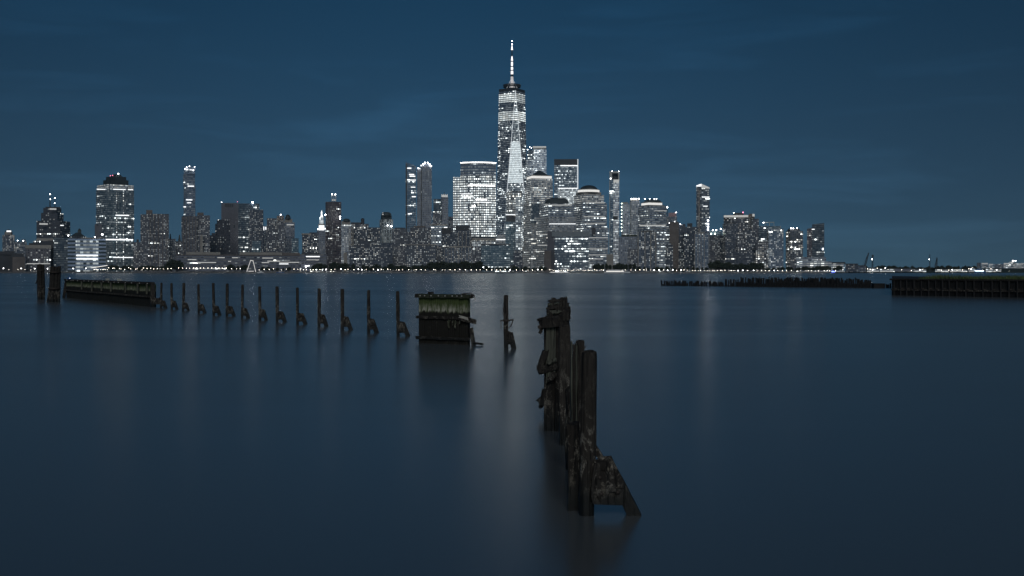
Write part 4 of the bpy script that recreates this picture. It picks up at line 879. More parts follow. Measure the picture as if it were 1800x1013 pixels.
hull('harbour_ferry', 'blue ferry with a bright white cabin out on the harbour', 'ferry', 1713, 1732, 1840, 2.4, 7, ((.08, .8, 1.6, BEAC if False else emit('ferry_cabin', (.75, .92, 1), 3.2)), (.2, .65, 1.4, BLUEP), (.3, .5, 1.4, BLUEP)), mat=BLUEP, bow=-1)
hull('work_boat', 'small pale boat moored under the lamps beside the pier office', 'boat', 486, 500, 1750, 1.2, 3.5, ((.3, .7, 1.1, WHITE),), mat=BLUEP)
hull('work_boat', 'little pale boat lying just past the white gantry', 'boat', 452, 464, 1752, 1.1, 3.2, ((.25, .6, 1.0, WHITE),), mat=WHITE)
# ------------------------------------------------------------------ the harbour beyond, to the right of the island
def low(name, label, cat, px0, px1, yt, Y, mat, dep=30, roof=None, part='wall'):
    b = Bld(name, label, Y, (px0+px1)/2, cat); b.box(part, px0, px1, yt, mat)
    if roof: b.box('roof', px0-.6, px1+.6, yt-1.4, roof, yt, d0=-1)
    return b
land = MB(); ry = random.Random(5); pts0 = []; Yl = 1850
for px in range(1486, 2300, 12): pts0.append((px-900)/F*Yl)
prof = [3+max(0, 3.5*mnoise.noise(Vector((i*.21, 3, 0)))+3) for i in range(len(pts0))]
vs = []; rows = (0, 40, 130, 400)
for j, dy in enumerate(rows):
    for i, x in enumerate(pts0): vs.append((x*(1+dy/Yl), Yl+dy, (-2, 2.5, prof[i], 2)[j]))
n = len(pts0)
land.add(vs, [[j*n+i, j*n+i+1, (j+1)*n+i+1, (j+1)*n+i] for j in range(len(rows)-1) for i in range(n-1)], 0, True)
tag(land.build('land', LEAF), None, None, kind='structure')
GZ_ = GZ
for i, (x0, x1, yt, m, lb) in enumerate(((1486, 1508, 465, M_RESD, 'low dark harbour shed just past the ferry shed'), (1507, 1522, 468, M_RESB, 'low harbour block beside the leaning crane'), (1524, 1546, 472, M_SHED, 'bright long landing shed beneath the leaning crane'),
        (1547, 1572, 473.3, M_SHED, 'lit low landing shed between the crane and the harbour park'), (1573, 1606, 473.2, M_PIER, 'long dark boat shed with a pale roof edge in front of the harbour trees'), (1607, 1628, 474, M_SHED, 'lit landing shed before the tall masts'),
        (1644, 1668, 474.3, M_SHED, 'lit landing shed past the tall masts'), (1670, 1700, 474.3, M_SHED, 'long lit jetty shed in front of the dark grove'), (1702, 1714, 472, M_SHED, 'small bright jetty house beside the blue ferry'), (1733, 1745, 472.5, M_SHED, 'bright jetty house just past the blue ferry'), (1746, 1760, 474, M_SHED, 'small lit jetty hut next to the dark headland'))):
    b = low('harbour_shed', lb, 'shed', x0, x1, yt, 1846, m, roof=DARKC)
    if m in (M_SHED,): b.strip(x0+1, x1-1, 476.2, 477.5, CROWN2, d0=-1)
for i, (px, py) in enumerate([(1542, 472), (1556, 472), (1561, 474), (1585, 475), (1602, 476), (1617, 475), (1622, 474), (1655, 475.5), (1668, 475.5), (1674, 475), (1682, 475.3), (1692, 475), (1703, 473), (1707, 474), (1709, 471), (1727, 476), (1742, 473), (1752, 475), (1774, 477), (1525, 473), (1530, 474), (1534, 475)]):
    lamp(px, py, (0, 1, 2, 0)[i % 4], 'small bright lamp on the harbour shore beyond the island', 'lamps of the far harbour', 1838)
grove(1490, 1522, 5, 467, 'dark tree behind the low harbour blocks by the crane', 'trees by the harbour crane', 2, 1900)
grove(1540, 1640, 5.2, 468.5, 'dark tree of the harbour grove between crane and masts', 'trees between crane and masts', 2, 1930)
grove(1644, 1712, 5.2, 468, 'dark tree of the harbour grove behind the lit jetties', 'trees behind the jetties', 2.2, 1930)
# headland and the lit hill
def hill(name, px0, px1, Y, dep, hpx, seed, z0=-2):
    m = MB(); n = 40; k = 8; vs = []
    for j in range(k+1):
        v = j/k
        for i in range(n+1):
            u = i/n; px = px0+(px1-px0)*u; yy = Y+dep*v
            hh = (HY-hpx)/F*Y+H
            e = math.sin(math.pi*min(1, v*1.02))**.6*min(1, u*3.2)**.8*min(1, (1-u)*6+.1)
            z = z0+(hh-z0)*e*(.88+.22*mnoise.noise(Vector((u*7+seed, v*3, 0))))
            vs.append(((px-900)/F*Y+(px-900)/F*dep*v*.6, yy, z))
    m.add(vs, [[j*(n+1)+i, j*(n+1)+i+1, (j+1)*(n+1)+i+1, (j+1)*(n+1)+i] for j in range(k) for i in range(n)], 0, True)
    return tag(m.build(name, LEAF), None, None, kind='structure')
hill('hills', 1745, 2150, 1880, 260, 468, 2); hill('hills', 1660, 2300, 3600, 900, 466, 5)
GZ = 10
for i, (x0, x1, yt, yb, m, lb) in enumerate(((1717, 1724, 462, 466, M_RESD, 'small hillside block nearest the ferry'), (1725, 1737, 462.2, 464.5, M_SHED, 'bright flat block on the far hill above the ferry'), (1738, 1746, 463.8, 466, M_SHED, 'lit hillside block between the bright flat one and the terrace'),
        (1747, 1764, 464.5, 467, M_RESB, 'dim terrace on the far hill'), (1764, 1774, 462.5, 467, M_SHED, 'lit hillside block before the hilltop house'), (1774, 1783, 460.5, 467, M_SHED, 'hilltop house with two white lights'), (1783, 1812, 462.5, 467, M_OFFB, 'long warm lit block on the hill at the edge of the view'))):
    b = Bld('hillside_building', lb, 3550, (x0+x1)/2); b.box('facade', x0, x1, yt, m, dep=20)
    if i in (1, 2, 4, 5): b.strip(x0+.5, x1-.5, yt+.6, yt+1.6, CROWN2)
    if i == 5: b.lamp(1780.5, 458.8, 1.6); b.lamp(1785, 458.8, 1.6)
GZ = GZ_
# cranes and masts
def lattice(o, p0, p1, w0, w1, n, mat, part='lattice', r=.16):
    p0, p1 = Vector(p0), Vector(p1); a = (p1-p0).normalized(); u = a.cross(Vector((0, 1, 0))).normalized(); v = a.cross(u); m = MB()
    def c(t, k): 
        w = w0+(w1-w0)*t; return p0+(p1-p0)*t+(u*(.5 if k in (1, 2) else -.5)+v*(.5 if k in (2, 3) else -.5))*w
    for k in range(4): m.tube(c(0, k), c(1, k), r, r, 4)
    for i in range(n):
        for k in range(4): m.tube(c(i/n, k), c((i+1)/n, (k+1) % 4), r*.7, r*.7, 4)
    return m.build(part, mat, o)
g = empty('crawler_crane', at(1519, 475, 1850), 'dark crane with a leaning lattice boom beyond the island tip', 'crane')
lattice(g, at(1519.5, 470, 1850), at(1527, 444.5, 1850), 2.4, 1.0, 12, DARKM, 'boom', .3); MB().prism([(p.x, p.y) for p in (at(1515, 0, 1848), at(1521, 0, 1848), at(1521, 0, 1852), at(1515, 0, 1852))], 0, 7.5).build('cab', DARKM, g)
MB().tube(at(1527, 444.5, 1850), at(1522, 455, 1850), .18, .18, 4).build('hoist_cable', DARKM, g); MB().tube(at(1516, 467, 1850), at(1526, 446, 1850), .15, .15, 4).build('pendant_cable', DARKM, g)
g = empty('tower_crane', at(1533.5, 475, 1852), 'upright lattice mast with a lamp beside the leaning crane', 'crane')
lattice(g, at(1533.5, 477, 1852), at(1534, 449.5, 1852), 1.8, 1.4, 14, DARKM, 'tower', .24); MB().lathe(at(1533, 457, 1851), [(.2, 0), (.8, .8), (.2, 1.6)], 8).build('lamp', BEAC, g); MB().box(at(1534, 451, 1852), 2.6, 2, 2.6).build('cab', DARKM, g)
g = empty('radio_mast', at(1634.5, 475, 1850), 'tallest thin mast over the harbour grove', 'mast')
MB().tube(at(1634.5, 478, 1850), at(1634.5, 447.5, 1850), .75, .5, 6).build('pole', DARKM, g); MB().tube(at(1632.5, 462, 1850), at(1632.5, 447.5, 1850), .14, .1, 5).build('whip_antenna', DARKM, g); MB().tube(at(1632.3, 461, 1850), at(1634.5, 461, 1850), .12, .12, 4).build('arm', DARKM, g); MB().lathe(at(1633.6, 457, 1848), [(.2, 0), (.7, .7), (.2, 1.4)], 8).build('lamp', BEAC, g)
g = empty('lattice_mast', at(1646, 475, 1856), 'shorter lattice mast next to the tallest thin mast', 'mast')
lattice(g, at(1646, 478, 1856), at(1647, 453, 1856), 2.2, 1.2, 12, DARKM, 'tower', .22); lattice(g, at(1643, 470, 1856), at(1646.5, 456, 1856), 1.2, .8, 7, DARKM, 'strut', .16)
# ------------------------------------------------------------------ old pier timbers in the near water
def fender_pile(px, ytop, ybase, label, pw=.25, seed=0, brace=True, bw=.62, bh=.90, ring=False, first_=False):
    """upright pile with a raking brace on one side and a block of timber bolted between them"""
    b = onwater(px, ybase); Y = b.y; z1 = H+(HY-ytop)/F*Y
    o = empty('fender_pile', b, label, 'pile', 'braced fender piles in the long row')
    r_ = random.Random(seed); ln = (r_.uniform(-.022, .022), r_.uniform(-.02, .02))
    MB().pile(b.x, b.y, pw/2, z1, lean=ln, sq=.55, rough=.02, chip=.05).build('upright', WOOD, o)
    x0 = b.x+pw*.45
    # plank block: flat boards between upright and brace
    top, lo = bh*r_.uniform(.92, 1.06), bh*.24
    bw *= r_.uniform(.92, 1.12); xr = lambda z: x0+bw*(1-.52*z/bh)-.10
    m = MB()
    zs = [lo+(top-lo)*i/3 for i in range(4)]
    for i in range(3):
        z0, z1_ = zs[i]+.012, zs[i+1]-.006; j = r_.uniform(-.02, .02)
        m.timber((x0-.04, b.y-.05+j, (z0+z1_)/2), ((xr((z0+z1_)/2)-.02), b.y-.05+j, (z0+z1_)/2), .22, z1_-z0, seg=4, amp=.025, end=.04)
    blk = m.build('block', WOODK, o)
    MB().timber((x0-.06, b.y+.02, top+.05), (xr(top)+.02, b.y+.02, top+.0), .2, .1, seg=4, amp=.035, end=.05).build('cap_piece', WOOD, o)
    MB().timber((xr(-1.0), b.y+.02, -1.0), (xr(top*1.0)-.02, b.y+.02, top*1.0), .24, .30, up=(1, 0, .6), seg=6, amp=.02).build('brace', WOODK, o)
    m = MB()
    for z in (lo+.18, top-.16): m.lathe((x0+.12, b.y-.19, z), [(.03, -.03), (.035, 0), (.03, .03)], 8)
    m.build('bolts', IRON, blk)
    if ring:
        MB().lathe((b.x, b.y, 1.55), [(pw*.66, 0), (pw*.7, .03), (pw*.7, .09), (pw*.66, .12)], 16).build('iron_band', IRON, o)
        m = MB(); 
        for a, c, rr in (((-.13, -.05, 1.62), (-.34, -.1, 1.60), .035), ((-.30, -.1, 1.6), (-.27, -.1, 1.22), .022), ((-.27, -.1, 1.24), (-.34, -.1, 1.18), .02), ((.12, -.05, 1.62), (.42, -.06, 1.66), .05), ((.42, -.06, 1.66), (.28, -.06, 1.30), .035), ((.28, -.06, 1.30), (.14, -.06, 1.18), .03), ((-.14, 0, 2.1), (-.18, -.02, 2.35), .025), ((-.15, 0, 1.9), (-.22, -.02, 2.1), .02)):
            m.tube(b+Vector(a), b+Vector(c), rr, rr*.8, 6)
        m.build('bent_brackets', IRON, o)
    return o
ROW = [(283, 497.5, 542.5), (302, 498, 544), (322, 498, 546.5), (349.5, 500, 550.5), (375.8, 498, 554.5), (399, 499, 556), (425.5, 501, 559.5), (457, 504, 563), (487.5, 504, 566.5), (523, 506, 570), (561, 507.3, 574), (602, 508.6, 580), (648, 510.6, 585), (699.8, 512.5, 591)]
ORD = ('first braced pile beside the long bulkhead wall', 'second braced pile from the long bulkhead wall', 'third braced pile from the long bulkhead wall', 'fourth braced pile from the long bulkhead wall, set a little apart',
       'fifth braced pile from the long bulkhead wall', 'sixth braced pile from the long bulkhead wall', 'seventh braced pile from the long bulkhead wall', 'braced pile in the middle of the row, seventh from the short bulkhead',
       'sixth braced pile from the short mossy bulkhead', 'fifth braced pile from the short mossy bulkhead', 'fourth braced pile from the short mossy bulkhead', 'third braced pile from the short mossy bulkhead', 'second braced pile from the short mossy bulkhead', 'braced pile standing next to the short mossy bulkhead')
for i, ((x, yt, yb), lb) in enumerate(zip(ROW, ORD)): fender_pile(x, yt, yb, lb, seed=i, pw=.23+.02*((i*7) % 3))
fender_pile(889.5, 519.5, 613, 'braced pile with bent iron brackets, alone past the short bulkhead', seed=40, pw=.27, bw=.46, bh=.98, ring=True)
# --- long bulkhead
A = onwater(117, 523.5); B = onwater(267.5, 540)
dirv = (B-A).normalized(); nrm = Vector((dirv.y, -dirv.x, 0)); ln = (B-A).length
PLK = planked('mossy_bulkhead_planks', (.13, .175, .065), (.44, .43, .34), (.014, .015, .012), 1.95, .30, .26, (dirv.x, dirv.y))
def wall_mesh(A, dirv, nrm, ln, z1, thick, n, jit, board=.26):
    m = MB(); k = int(ln/board)
    for i in range(k):
        u0, u1 = i*board+.008, (i+1)*board-.008; j = rnd.uniform(0, jit); zt = z1-rnd.uniform(0, .05)
        p = [A+dirv*u0+nrm*j, A+dirv*u1+nrm*j, A+dirv*u1-nrm*thick, A+dirv*u0-nrm*thick]
        m.prism([(q.x, q.y) for q in p], -2, zt)
    return m
o = empty('bulkhead_wall', A, 'long low timber bulkhead with pale ribs between the tall pile clusters and the row', 'bulkhead')
wall_mesh(A, dirv, nrm, ln, 2.78, .5, 0, .05).build('planks', PLK, o)
m = MB().timber(A-dirv*.4+Vector((0, 0, 2.9))+nrm*.02, B+dirv*.1+Vector((0, 0, 2.9))+nrm*.02, .62, .26, seg=60, amp=.05); CAP = m.build('cap_beam', WOODK, o)
for zz_ in (1.25,): MB().timber(A+Vector((0, 0, zz_))+nrm*.16, B+Vector((0, 0, zz_))+nrm*.16, .2, .22, seg=40, amp=.03).build('waler', WOODK if zz_ < 2 else WOOD, o)
rr_ = random.Random(2)
for px in (147, 165, 182, 198.5, 224, 246, 262.5):
    t = (px-117)/150.5; u = t*A.y/(B.y+t*(A.y-B.y)) if False else None
    ray = Vector(((px-900)/F, 1, 0)); den = ray.x*dirv.y-ray.y*dirv.x; s_ = (A.x*dirv.y-A.y*dirv.x)/den; c = ray*s_
    MB().timber(c+nrm*.30+Vector((0, 0, 1.55 if px != 165 else 1.35)), c+nrm*.30+Vector((0, 0, 2.84)), .2, .14, up=dirv, seg=6).build('rib', WOODP, o)
for i in range(16):
    c = A+dirv*(ln*(i+.5+rr_.uniform(-.3, .3))/16)+nrm*.4; MB().lathe((c.x, c.y, 2.86), [(.05, -.06), (.08, 0), (.05, .06)], 8).build('bolt', BOLT, CAP)
for u in (.55, .68): 
    c = A+dirv*ln*u+Vector((0, 0, 3.05)); MB().box(c, .5, .4, .28, rot=.5).build('bollard', BOLT, o)
MB().timber(A-dirv*.35+Vector((0, 0, -1))+nrm*.5, A-dirv*.1+Vector((0, 0, 2.7)), .45, .4, up=dirv, seg=8, amp=.05).build('end_post', WOODK, o)
MB().timber(B+dirv*.22+Vector((0, 0, -1)), B+dirv*.2+Vector((0, 0, 3.0)), .42, .4, up=dirv, seg=8, amp=.04).build('end_post', WOOD, o)
fx = B.x+.35
m = MB()
for i in range(3): m.timber((fx-.1, B.y-.1, .45+.26*i), (fx+1.15-.28*i, B.y-.1, .45+.26*i), .25, .24, seg=4, amp=.03, end=.04)
m.build('end_block', WOODK, o); MB().timber((fx+1.75, B.y, -1), (fx+.55, B.y, 1.15), .22, .22, up=(1, 0, .5)).build('brace', WOODK, o)
# marker float behind it
p = onwater(122, 491.3); o = empty('marker_float', p, 'small blue channel float with a light behind the long bulkhead', 'float')
MB().lathe(p, [(.6, -.6), (1.1, 0), (1.1, .7), (.8, .9)], 14).build('body', BLUEP, o); MB().tube(p+Vector((0, 0, .9)), p+Vector((0, 0, 2.0)), .3, .12, 8).build('post', BLUEP, o); MB().lathe(p+Vector((.5, -.8, .3)), [(.1, 0), (.25, .25), (.1, .5)], 8).build('lamp', emit('float_lamp', (.8, .92, 1), 2.0), o)
# --- short mossy bulkhead
A = onwater(736, 603.5); B = onwater(826, 606.5)
dirv = (B-A).normalized(); nrm = Vector((dirv.y, -dirv.x, 0)); ln = (B-A).length
PLK2 = planked('short_bulkhead_planks', (.105, .145, .048), (.55, .53, .44), (.015, .014, .011), 2.02, .34, .15, (dirv.x, dirv.y))
o = empty('bulkhead_wall', A, 'short square timber bulkhead with mossy green boards and a bolted cap beam', 'bulkhead')
wall_mesh(A, dirv, nrm, ln, 2.86, .28, 0, .04, .15).build('planks', PLK2, o)
MOSS = wood('mossy_beam', (.02, .026, .018), (.05, .06, .035), (.2, .2, .15))
zc = 2.92
CAP = MB().timber(A-dirv*.14+Vector((0, 0, zc))+nrm*.04, B+dirv*.16+Vector((0, 0, zc))+nrm*.02, .42, .22, seg=22, amp=.03); CAP = CAP.build('cap_beam', MOSS, o)
for i, u in enumerate((.07, .16, .285, .43, .56, .70, .79, .88)):
    c = A+dirv*ln*u+nrm*.25; MB().lathe((c.x, c.y, zc+.01), [(.02, -.045), (.05, -.02), (.05, .02), (.02, .045)], 8).build('bolt', BOLT, CAP)
MB().timber(A-dirv*.12+Vector((0, 0, zc+.02)), A+dirv*.1+Vector((0, 0, zc+.02)), .55, .2).build('beam_stub', WOODK, o)
c = A+dirv*ln*.24+Vector((0, 0, zc+.11)); MB().box(c, .30, .25, .14, rot=.4).build('mooring_block', WOODK, o)
for zz_, w_ in ((1.62, .16), (.36, .15)): MB().timber(A-dirv*.10+Vector((0, 0, zz_))+nrm*.1, B+Vector((0, 0, zz_-.03))+nrm*.1, w_, .17, seg=18, amp=.03, end=.05).build('waler', WOODK, o)
# broken beam sticking out at the free end
MB().timber(B-dirv*.55+nrm*.25+Vector((0, 0, 1.62)), B+dirv*.52+nrm*.12+Vector((0, 0, 1.40)), .2, .26, seg=6, amp=.05, end=.08).build('broken_beam', WOODK, o)
MB().timber(B-dirv*.50+nrm*.36+Vector((0, 0, 1.71)), B+dirv*.02+nrm*.36+Vector((0, 0, 1.58)), .06, .13, seg=6, amp=.03, end=.09).build('split_board', plain('raw_split_wood', (.40, .38, .33), .8, var=.3, scale=9), o)
MB().timber(B+dirv*.52+Vector((0, 0, -1.2)), B+dirv*.08+Vector((0, 0, .98)), .22, .24, up=(1, 0, .4), seg=6, amp=.05, end=.1).build('brace', WOODK, o)
MB().timber(B+dirv*.3+nrm*.1+Vector((0, 0, .12)), B+dirv*.95+nrm*.15+Vector((0, 0, .09)), .1, .1, seg=5, amp=.03, end=.05).build('driftwood', WOODK, o)
m = MB()
for a, c, r0 in (((-.45, 3.06), (.18, 3.12), .035), ((.18, 3.12), (.30, 2.98), .03), ((.12, 2.9), (.42, 2.98), .035), ((.42, 2.98), (.46, 2.72), .028), ((.46, 2.72), (.36, 2.66), .02), ((-.3, 3.08), (.1, 2.95), .03)):
    m.tube(B+dirv*a[0]+nrm*.2+Vector((0, 0, a[1])), B+dirv*c[0]+nrm*.2+Vector((0, 0, c[1])), r0, r0*.8, 6)
m.build('bent_bracket', IRON, o)
m = MB()
for i in range(7):
    u = rnd.uniform(.45, .98); c = A+dirv*ln*u+nrm*.2; m.timber((c.x, c.y, 1.45), (c.x+rnd.uniform(-.06, .06), c.y, 1.45-rnd.uniform(.15, .45)), .1, .06, seg=3, amp=.03, end=.06)
m.build('hanging_weed', MOSS, o)
# --- two clusters of tall mooring piles
def dolphin(label, px, ybase, zt, offs, lean):
    b = onwater(px, ybase); o = empty('mooring_dolphin', b, label, 'mooring piles', 'tall mooring pile clusters')
    for i, (dx, dy, r, dz) in enumerate(offs): MB().pile(b.x+dx, b.y+dy, r, zt+dz, lean=(lean[0]-dx*.02, -dy*.03), rough=.035, chip=.12).build('pile', WOODK, o)
    for z in (zt*.82, zt*.36):
        m = MB()
        for k in range(3): m.lathe((b.x+lean[0]*z, b.y, z+k*.07), [(max(abs(q[0])+q[2] for q in offs)*(1-.02*z)+.02, 0), (max(abs(q[0])+q[2] for q in offs)*(1-.02*z)+.05, .03), (max(abs(q[0])+q[2] for q in offs)*(1-.02*z)+.02, .06)], 18)
        m.build('wire_lashing', IRON, o)
    return o, b
S_ = 0
o, b = dolphin('slimmer cluster of tall lashed mooring piles at the far end of the pier', 72.3, 526.5, 5.35, [(-.36, 0, .24, 0), (.0, -.25, .25, .08), (.36, 0, .24, -.02), (0, .3, .25, -.1)], (-.012, 0))
MB().timber(b+Vector((-.55, -.1, 3.0)), b+Vector((-.78, -.1, 2.35)), .14, .12).build('hanging_timber', WOODK, o)
o, b = dolphin('broader cluster of tall lashed mooring piles beside the long bulkhead', 95, 531, 5.0, [(-.5, 0, .26, .02), (-.12, -.3, .28, .0), (.3, -.15, .26, -.05), (.62, .05, .24, .03), (.1, .35, .26, -.1)], (.03, 0))
MB().timber(b+Vector((-.95, -.2, -.5)), b+Vector((-.52, -.2, 1.9)), .2, .2).build('brace', WOODK, o)
# --- the near row
def npile(px, ybase, ytop, wpx, label, sq=0, mat=None, name='timber_pile', lean=(0, 0), chip=.06, rough=.02, parts=None, dome=.03, group=None):
    b = onwater(px, ybase); z1 = H+(HY-ytop)/F*b.y; r = wpx/F*b.y/2
    o = empty(name, b, label, 'pile', group)
    MB().pile(b.x, b.y, r, z1, lean=lean, sq=sq, chip=chip, rough=rough, n=28, rings=60, dome=dome).build('post', mat or WOOD, o)
    return o, b, z1, r
o, b, z1, r = npile(1031, 905, 618, 29, 'big round pile with a raking brace, closest to the viewer', lean=(.017, 0), rough=.012)
x0 = b.x+r*.9
m = MB()
m.timber((x0-.02, b.y-.02, .69), (x0+.36, b.y-.02, .62), .26, .30, seg=12, amp=.04, end=.06)
m.timber((x0-.04, b.y-.03, .39), (x0+.52, b.y-.03, .36), .27, .30, seg=12, amp=.035, end=.03)
m.timber((x0-.02, b.y-.01, .93), (x0+.26, b.y-.01, .90), .24, .16, seg=8, amp=.04, end=.04)
BLK = m.build('block', WOODK, o)
MB().timber((x0+1.10, b.y+.03, -.7), (x0+.22, b.y+.03, 1.02), .23, .225, up=(1, 0, .5), seg=18, amp=.018, end=.04).build('brace', WOODK, o)
MB().timber((x0-.10, b.y+.14, 1.42), (x0+.26, b.y+.14, .82), .09, .10, up=(1, 0, .5), seg=8, amp=.03, end=.05).build('splinter', WOOD, o)
MB().timber((x0+.02, b.y-.16, .33), (x0+.05, b.y-.15, .98), .15, .1, up=(0, 1, 0), seg=10, amp=.05, end=.1).build('splinter', WOOD, o)
MB().timber((x0+.30, b.y-.17, .40), (x0+.27, b.y-.15, .86), .17, .08, up=(0, 1, 0), seg=8, amp=.05, end=.1).build('splinter', WOOD, o)
m = MB()
for dx, z in ((.09, .72), (.12, .42), (.42, .45)): m.lathe((x0+dx, b.y-.19, z), [(.02, -.03), (.04, -.012), (.04, .012), (.02, .03)], 10)
m.build('bolts', IRON, BLK)
MB().timber((b.x-.24, b.y+.45, -1.5), (b.x-.22, b.y+.45, 1.55), .2, .22, up=(0, 1, 0), seg=16, amp=.05, end=.12).build('stub_pile', WOODK, o)
# split planks behind it
Yp = 22.6; P2 = lambda px, z, Y=Yp, dy=0: Vector(((px-900)/F*Y, Y+dy, z))
o = empty('split_planks', P2(1012, 0), 'thin weathered planks set on edge just behind the big round pile', 'planks')
for i, px in enumerate((1004.6, 1008.6, 1012.6, 1016.6)):
    MB().timber(P2(px, -1.5, dy=.02*i), P2(px+(-.3, 0, .2, 0)[i], 3.03-.02*((i*3) % 4), dy=.02*i), .034, .26, up=(0, 1, 0), seg=30, amp=.012, end=.04).build('plank', WOODP if i % 2 == 0 else WOOD, o)
MB().timber(P2(1015, -1.5, dy=.42), P2(1021.5, 3.04, dy=.42), .16, .2, up=(0, 1, 0), seg=20, amp=.02).build('backing_post', WOOD, o)
m = MB(); c = P2(1026, 2.86, dy=.4)
for a, e in (((0, 0, 0), (.07, 0, .03)), ((.02, 0, .02), (.10, 0, .10)), ((0, 0, -.03), (.06, 0, -.06))): m.tube(c+Vector(a), c+Vector(e), .012, .006, 5)
m.build('wire', IRON, o)
o, b, z1, r = npile(992.5, 782, 573, 20, 'flat faced square pile streaked with lichen, behind the thin planks', sq=1, chip=.05, rough=.014)
o2 = empty('split_pile', P2(1008, 0, 25.2), 'broken pile stub between the square pile and the big round pile', 'pile')
MB().pile(P2(1005, 0, 25.2).x, 25.2, .16, 1.85, rough=.05, chip=.22).build('post', WOODK, o2)
# bleached planks on the left of the row
Yb = 31; o = empty('bleached_planks', P2(967, 0, Yb), 'pair of pale greenish planks hanging under the broken cap beam', 'planks')
MB().timber(P2(964, 1.4, Yb), P2(963.5, 2.98, Yb), .135, .06, up=(0, 1, 0), seg=14, amp=.015, end=.06).build('plank', WOODP, o)
MB().timber(P2(972.6, 1.7, Yb, .03), P2(972.3, 2.98, Yb, .03), .125, .06, up=(0, 1, 0), seg=14, amp=.015, end=.08).build('plank', WOODP, o)
MB().timber(P2(966, -1.5, Yb, .3), P2(967, 2.9, Yb, .3), .3, .2, up=(0, 1, 0), seg=14, amp=.03).build('post', WOODK, o)
MB().timber(P2(980, -1.5, Yb, .2), P2(979.5, 3.1, Yb, .2), .14, .2, up=(0, 1, 0), seg=14, amp=.03).build('post', WOODK, o)
# broken cap beam with splinters
o = empty('cap_beam', P2(965, 3.0, Yb), 'broken cap beam jutting out over the bleached planks', 'beam')
MB().timber(P2(951, 3.03, Yb, -.02), P2(981, 3.06, Yb, -.02), .3, .22, seg=10, amp=.05, end=.08).build('beam', WOODK, o)
MB().timber(P2(945.5, 3.12, Yb, -.1), P2(958, 3.16, Yb, -.1), .1, .06, seg=5, amp=.03, end=.06).build('splinter', WOODK, o)
MB().timber(P2(949, 2.76, Yb, -.1), P2(956, 3.0, Yb, -.1), .06, .06, seg=5, amp=.03, end=.04).build('splinter', WOODK, o)
MB().timber(P2(947, 2.95, Yb, -.15), P2(950, 2.9, Yb, -.15), .08, .1, seg=4, amp=.03, end=.04).build('splinter', IRON, o)
# waler and its broken ends hanging on the left side
Yw = 31.16; o = empty('broken_waler', P2(960, 1.9, Yw), 'splintered waler end sticking out halfway down the near row', 'beam')
MB().timber(P2(948.5, 1.72, Yw, -.1), P2(976, 1.86, Yw, -.1), .26, .24, seg=8, amp=.05, end=.1).build('beam', WOODK, o)
MB().timber(P2(951, 1.78, Yw, -.16), P2(959.5, 2.28, Yw, -.16), .16, .13, up=(0, 1, 0), seg=5, amp=.06, end=.12).build('splinter', WOODK, o)
MB().timber(P2(964.5, 1.92, Yw, -.24), P2(976.5, 2.02, Yw, -.24), .16, .12, seg=6, amp=.05, end=.05).build('splinter', WOODP, o)
MB().timber(P2(966, 1.45, Yw, -.2), P2(974, 1.62, Yw, -.2), .13, .12, seg=5, amp=.05, end=.06).build('splinter', WOOD, o)
o = empty('low_waler', P2(962, .6, 34.4), 'low rotten timber with a pointed end at the waterline of the near row', 'beam')
MB().timber(P2(952, .42, 34.4, -.1), P2(975, .7, 34.4, -.1), .24, .3, seg=8, amp=.06, end=.12).build('beam', WOODK, o)
MB().timber(P2(951, .30, 34.4, -.15), P2(957, .82, 34.4, -.15), .12, .1, up=(0, 1, 0), seg=5, amp=.05, end=.1).build('splinter', WOODK, o)
MB().timber(P2(962, 1.0, 34.4, -.15), P2(960, 1.5, 34.4, -.15), .12, .1, up=(0, 1, 0), seg=5, amp=.05, end=.1).build('splinter', WOODK, o)
# receding double line of piles with cross beams
lab2 = ('outer', 'inner')
for j, Y in enumerate((34.5, 39, 44, 49, 54, 59)):
    xl = {34.5: (962, 977), 39: (964, 976), 44: (965, 977), 49: (966, 977), 54: (967, 978), 59: (968.5, 979)}[Y]
    xr_ = {34.5: (981, 997.5), 39: (981.5, 997), 44: (982, 996.5), 49: (982, 996), 54: (982.5, 995), 59: (983, 993)}[Y]
    for k, (xa, xb) in enumerate((xl, xr_)):
        pb = Vector((((xa+xb)/2-900)/F*Y, Y, 0)); r = (xb-xa)/2/F*Y*.84
        o = empty('row_pile', pb, None, 'pile', 'piles of the receding double row')
        o['label'] = 'worn pile in the %s line of the double row, %s' % (('open water', 'landward')[k], ('first behind the cap beam', 'second', 'third', 'fourth', 'fifth', 'last')[j])
        MB().pile(pb.x, Y, r, 3.0+rnd.uniform(-.06, .1), sq=.6, chip=.14, rough=.05, rings=30, dome=.05).build('post', WOODK if k else WOOD, o)
    xa, xb = xl[0]-2, xr_[1]+1.5
    if j < 5:
        o = empty('cross_beam', Vector(((970-900)/F*Y, Y, 2.9)), 'cross beam on the receding double row, %s' % ('closest to the broken cap beam', 'second from the broken cap beam', 'third from the broken cap beam', 'fourth from the broken cap beam', 'farthest from the broken cap beam')[j], 'beam', 'cross beams of the double row')
        MB().timber(P2(xa, 2.78, Y, -.35), P2(xb, 2.80, Y, -.35), .26, .26, seg=8, amp=.06, end=.14).build('beam', WOODK, o)
        MB().timber(P2(xa+1, 3.0, Y, -.3), P2(xa+(xb-xa)*.55, 3.04, Y, -.3), .2, .1, seg=6, amp=.06, end=.12).build('rotten_board', WOODP if j % 2 else WOOD, o)
        m = MB()
        for q_ in range(4):
            px = rnd.uniform(xa, xb); m.timber(P2(px, 2.9, Y, -.3), P2(px+rnd.uniform(-2, 2), 3.1+rnd.random()*.14, Y, -.3), .06, .05, up=(0, 1, 0), seg=3, amp=.03, end=.05)
        m.build('splinters', WOOD, o)
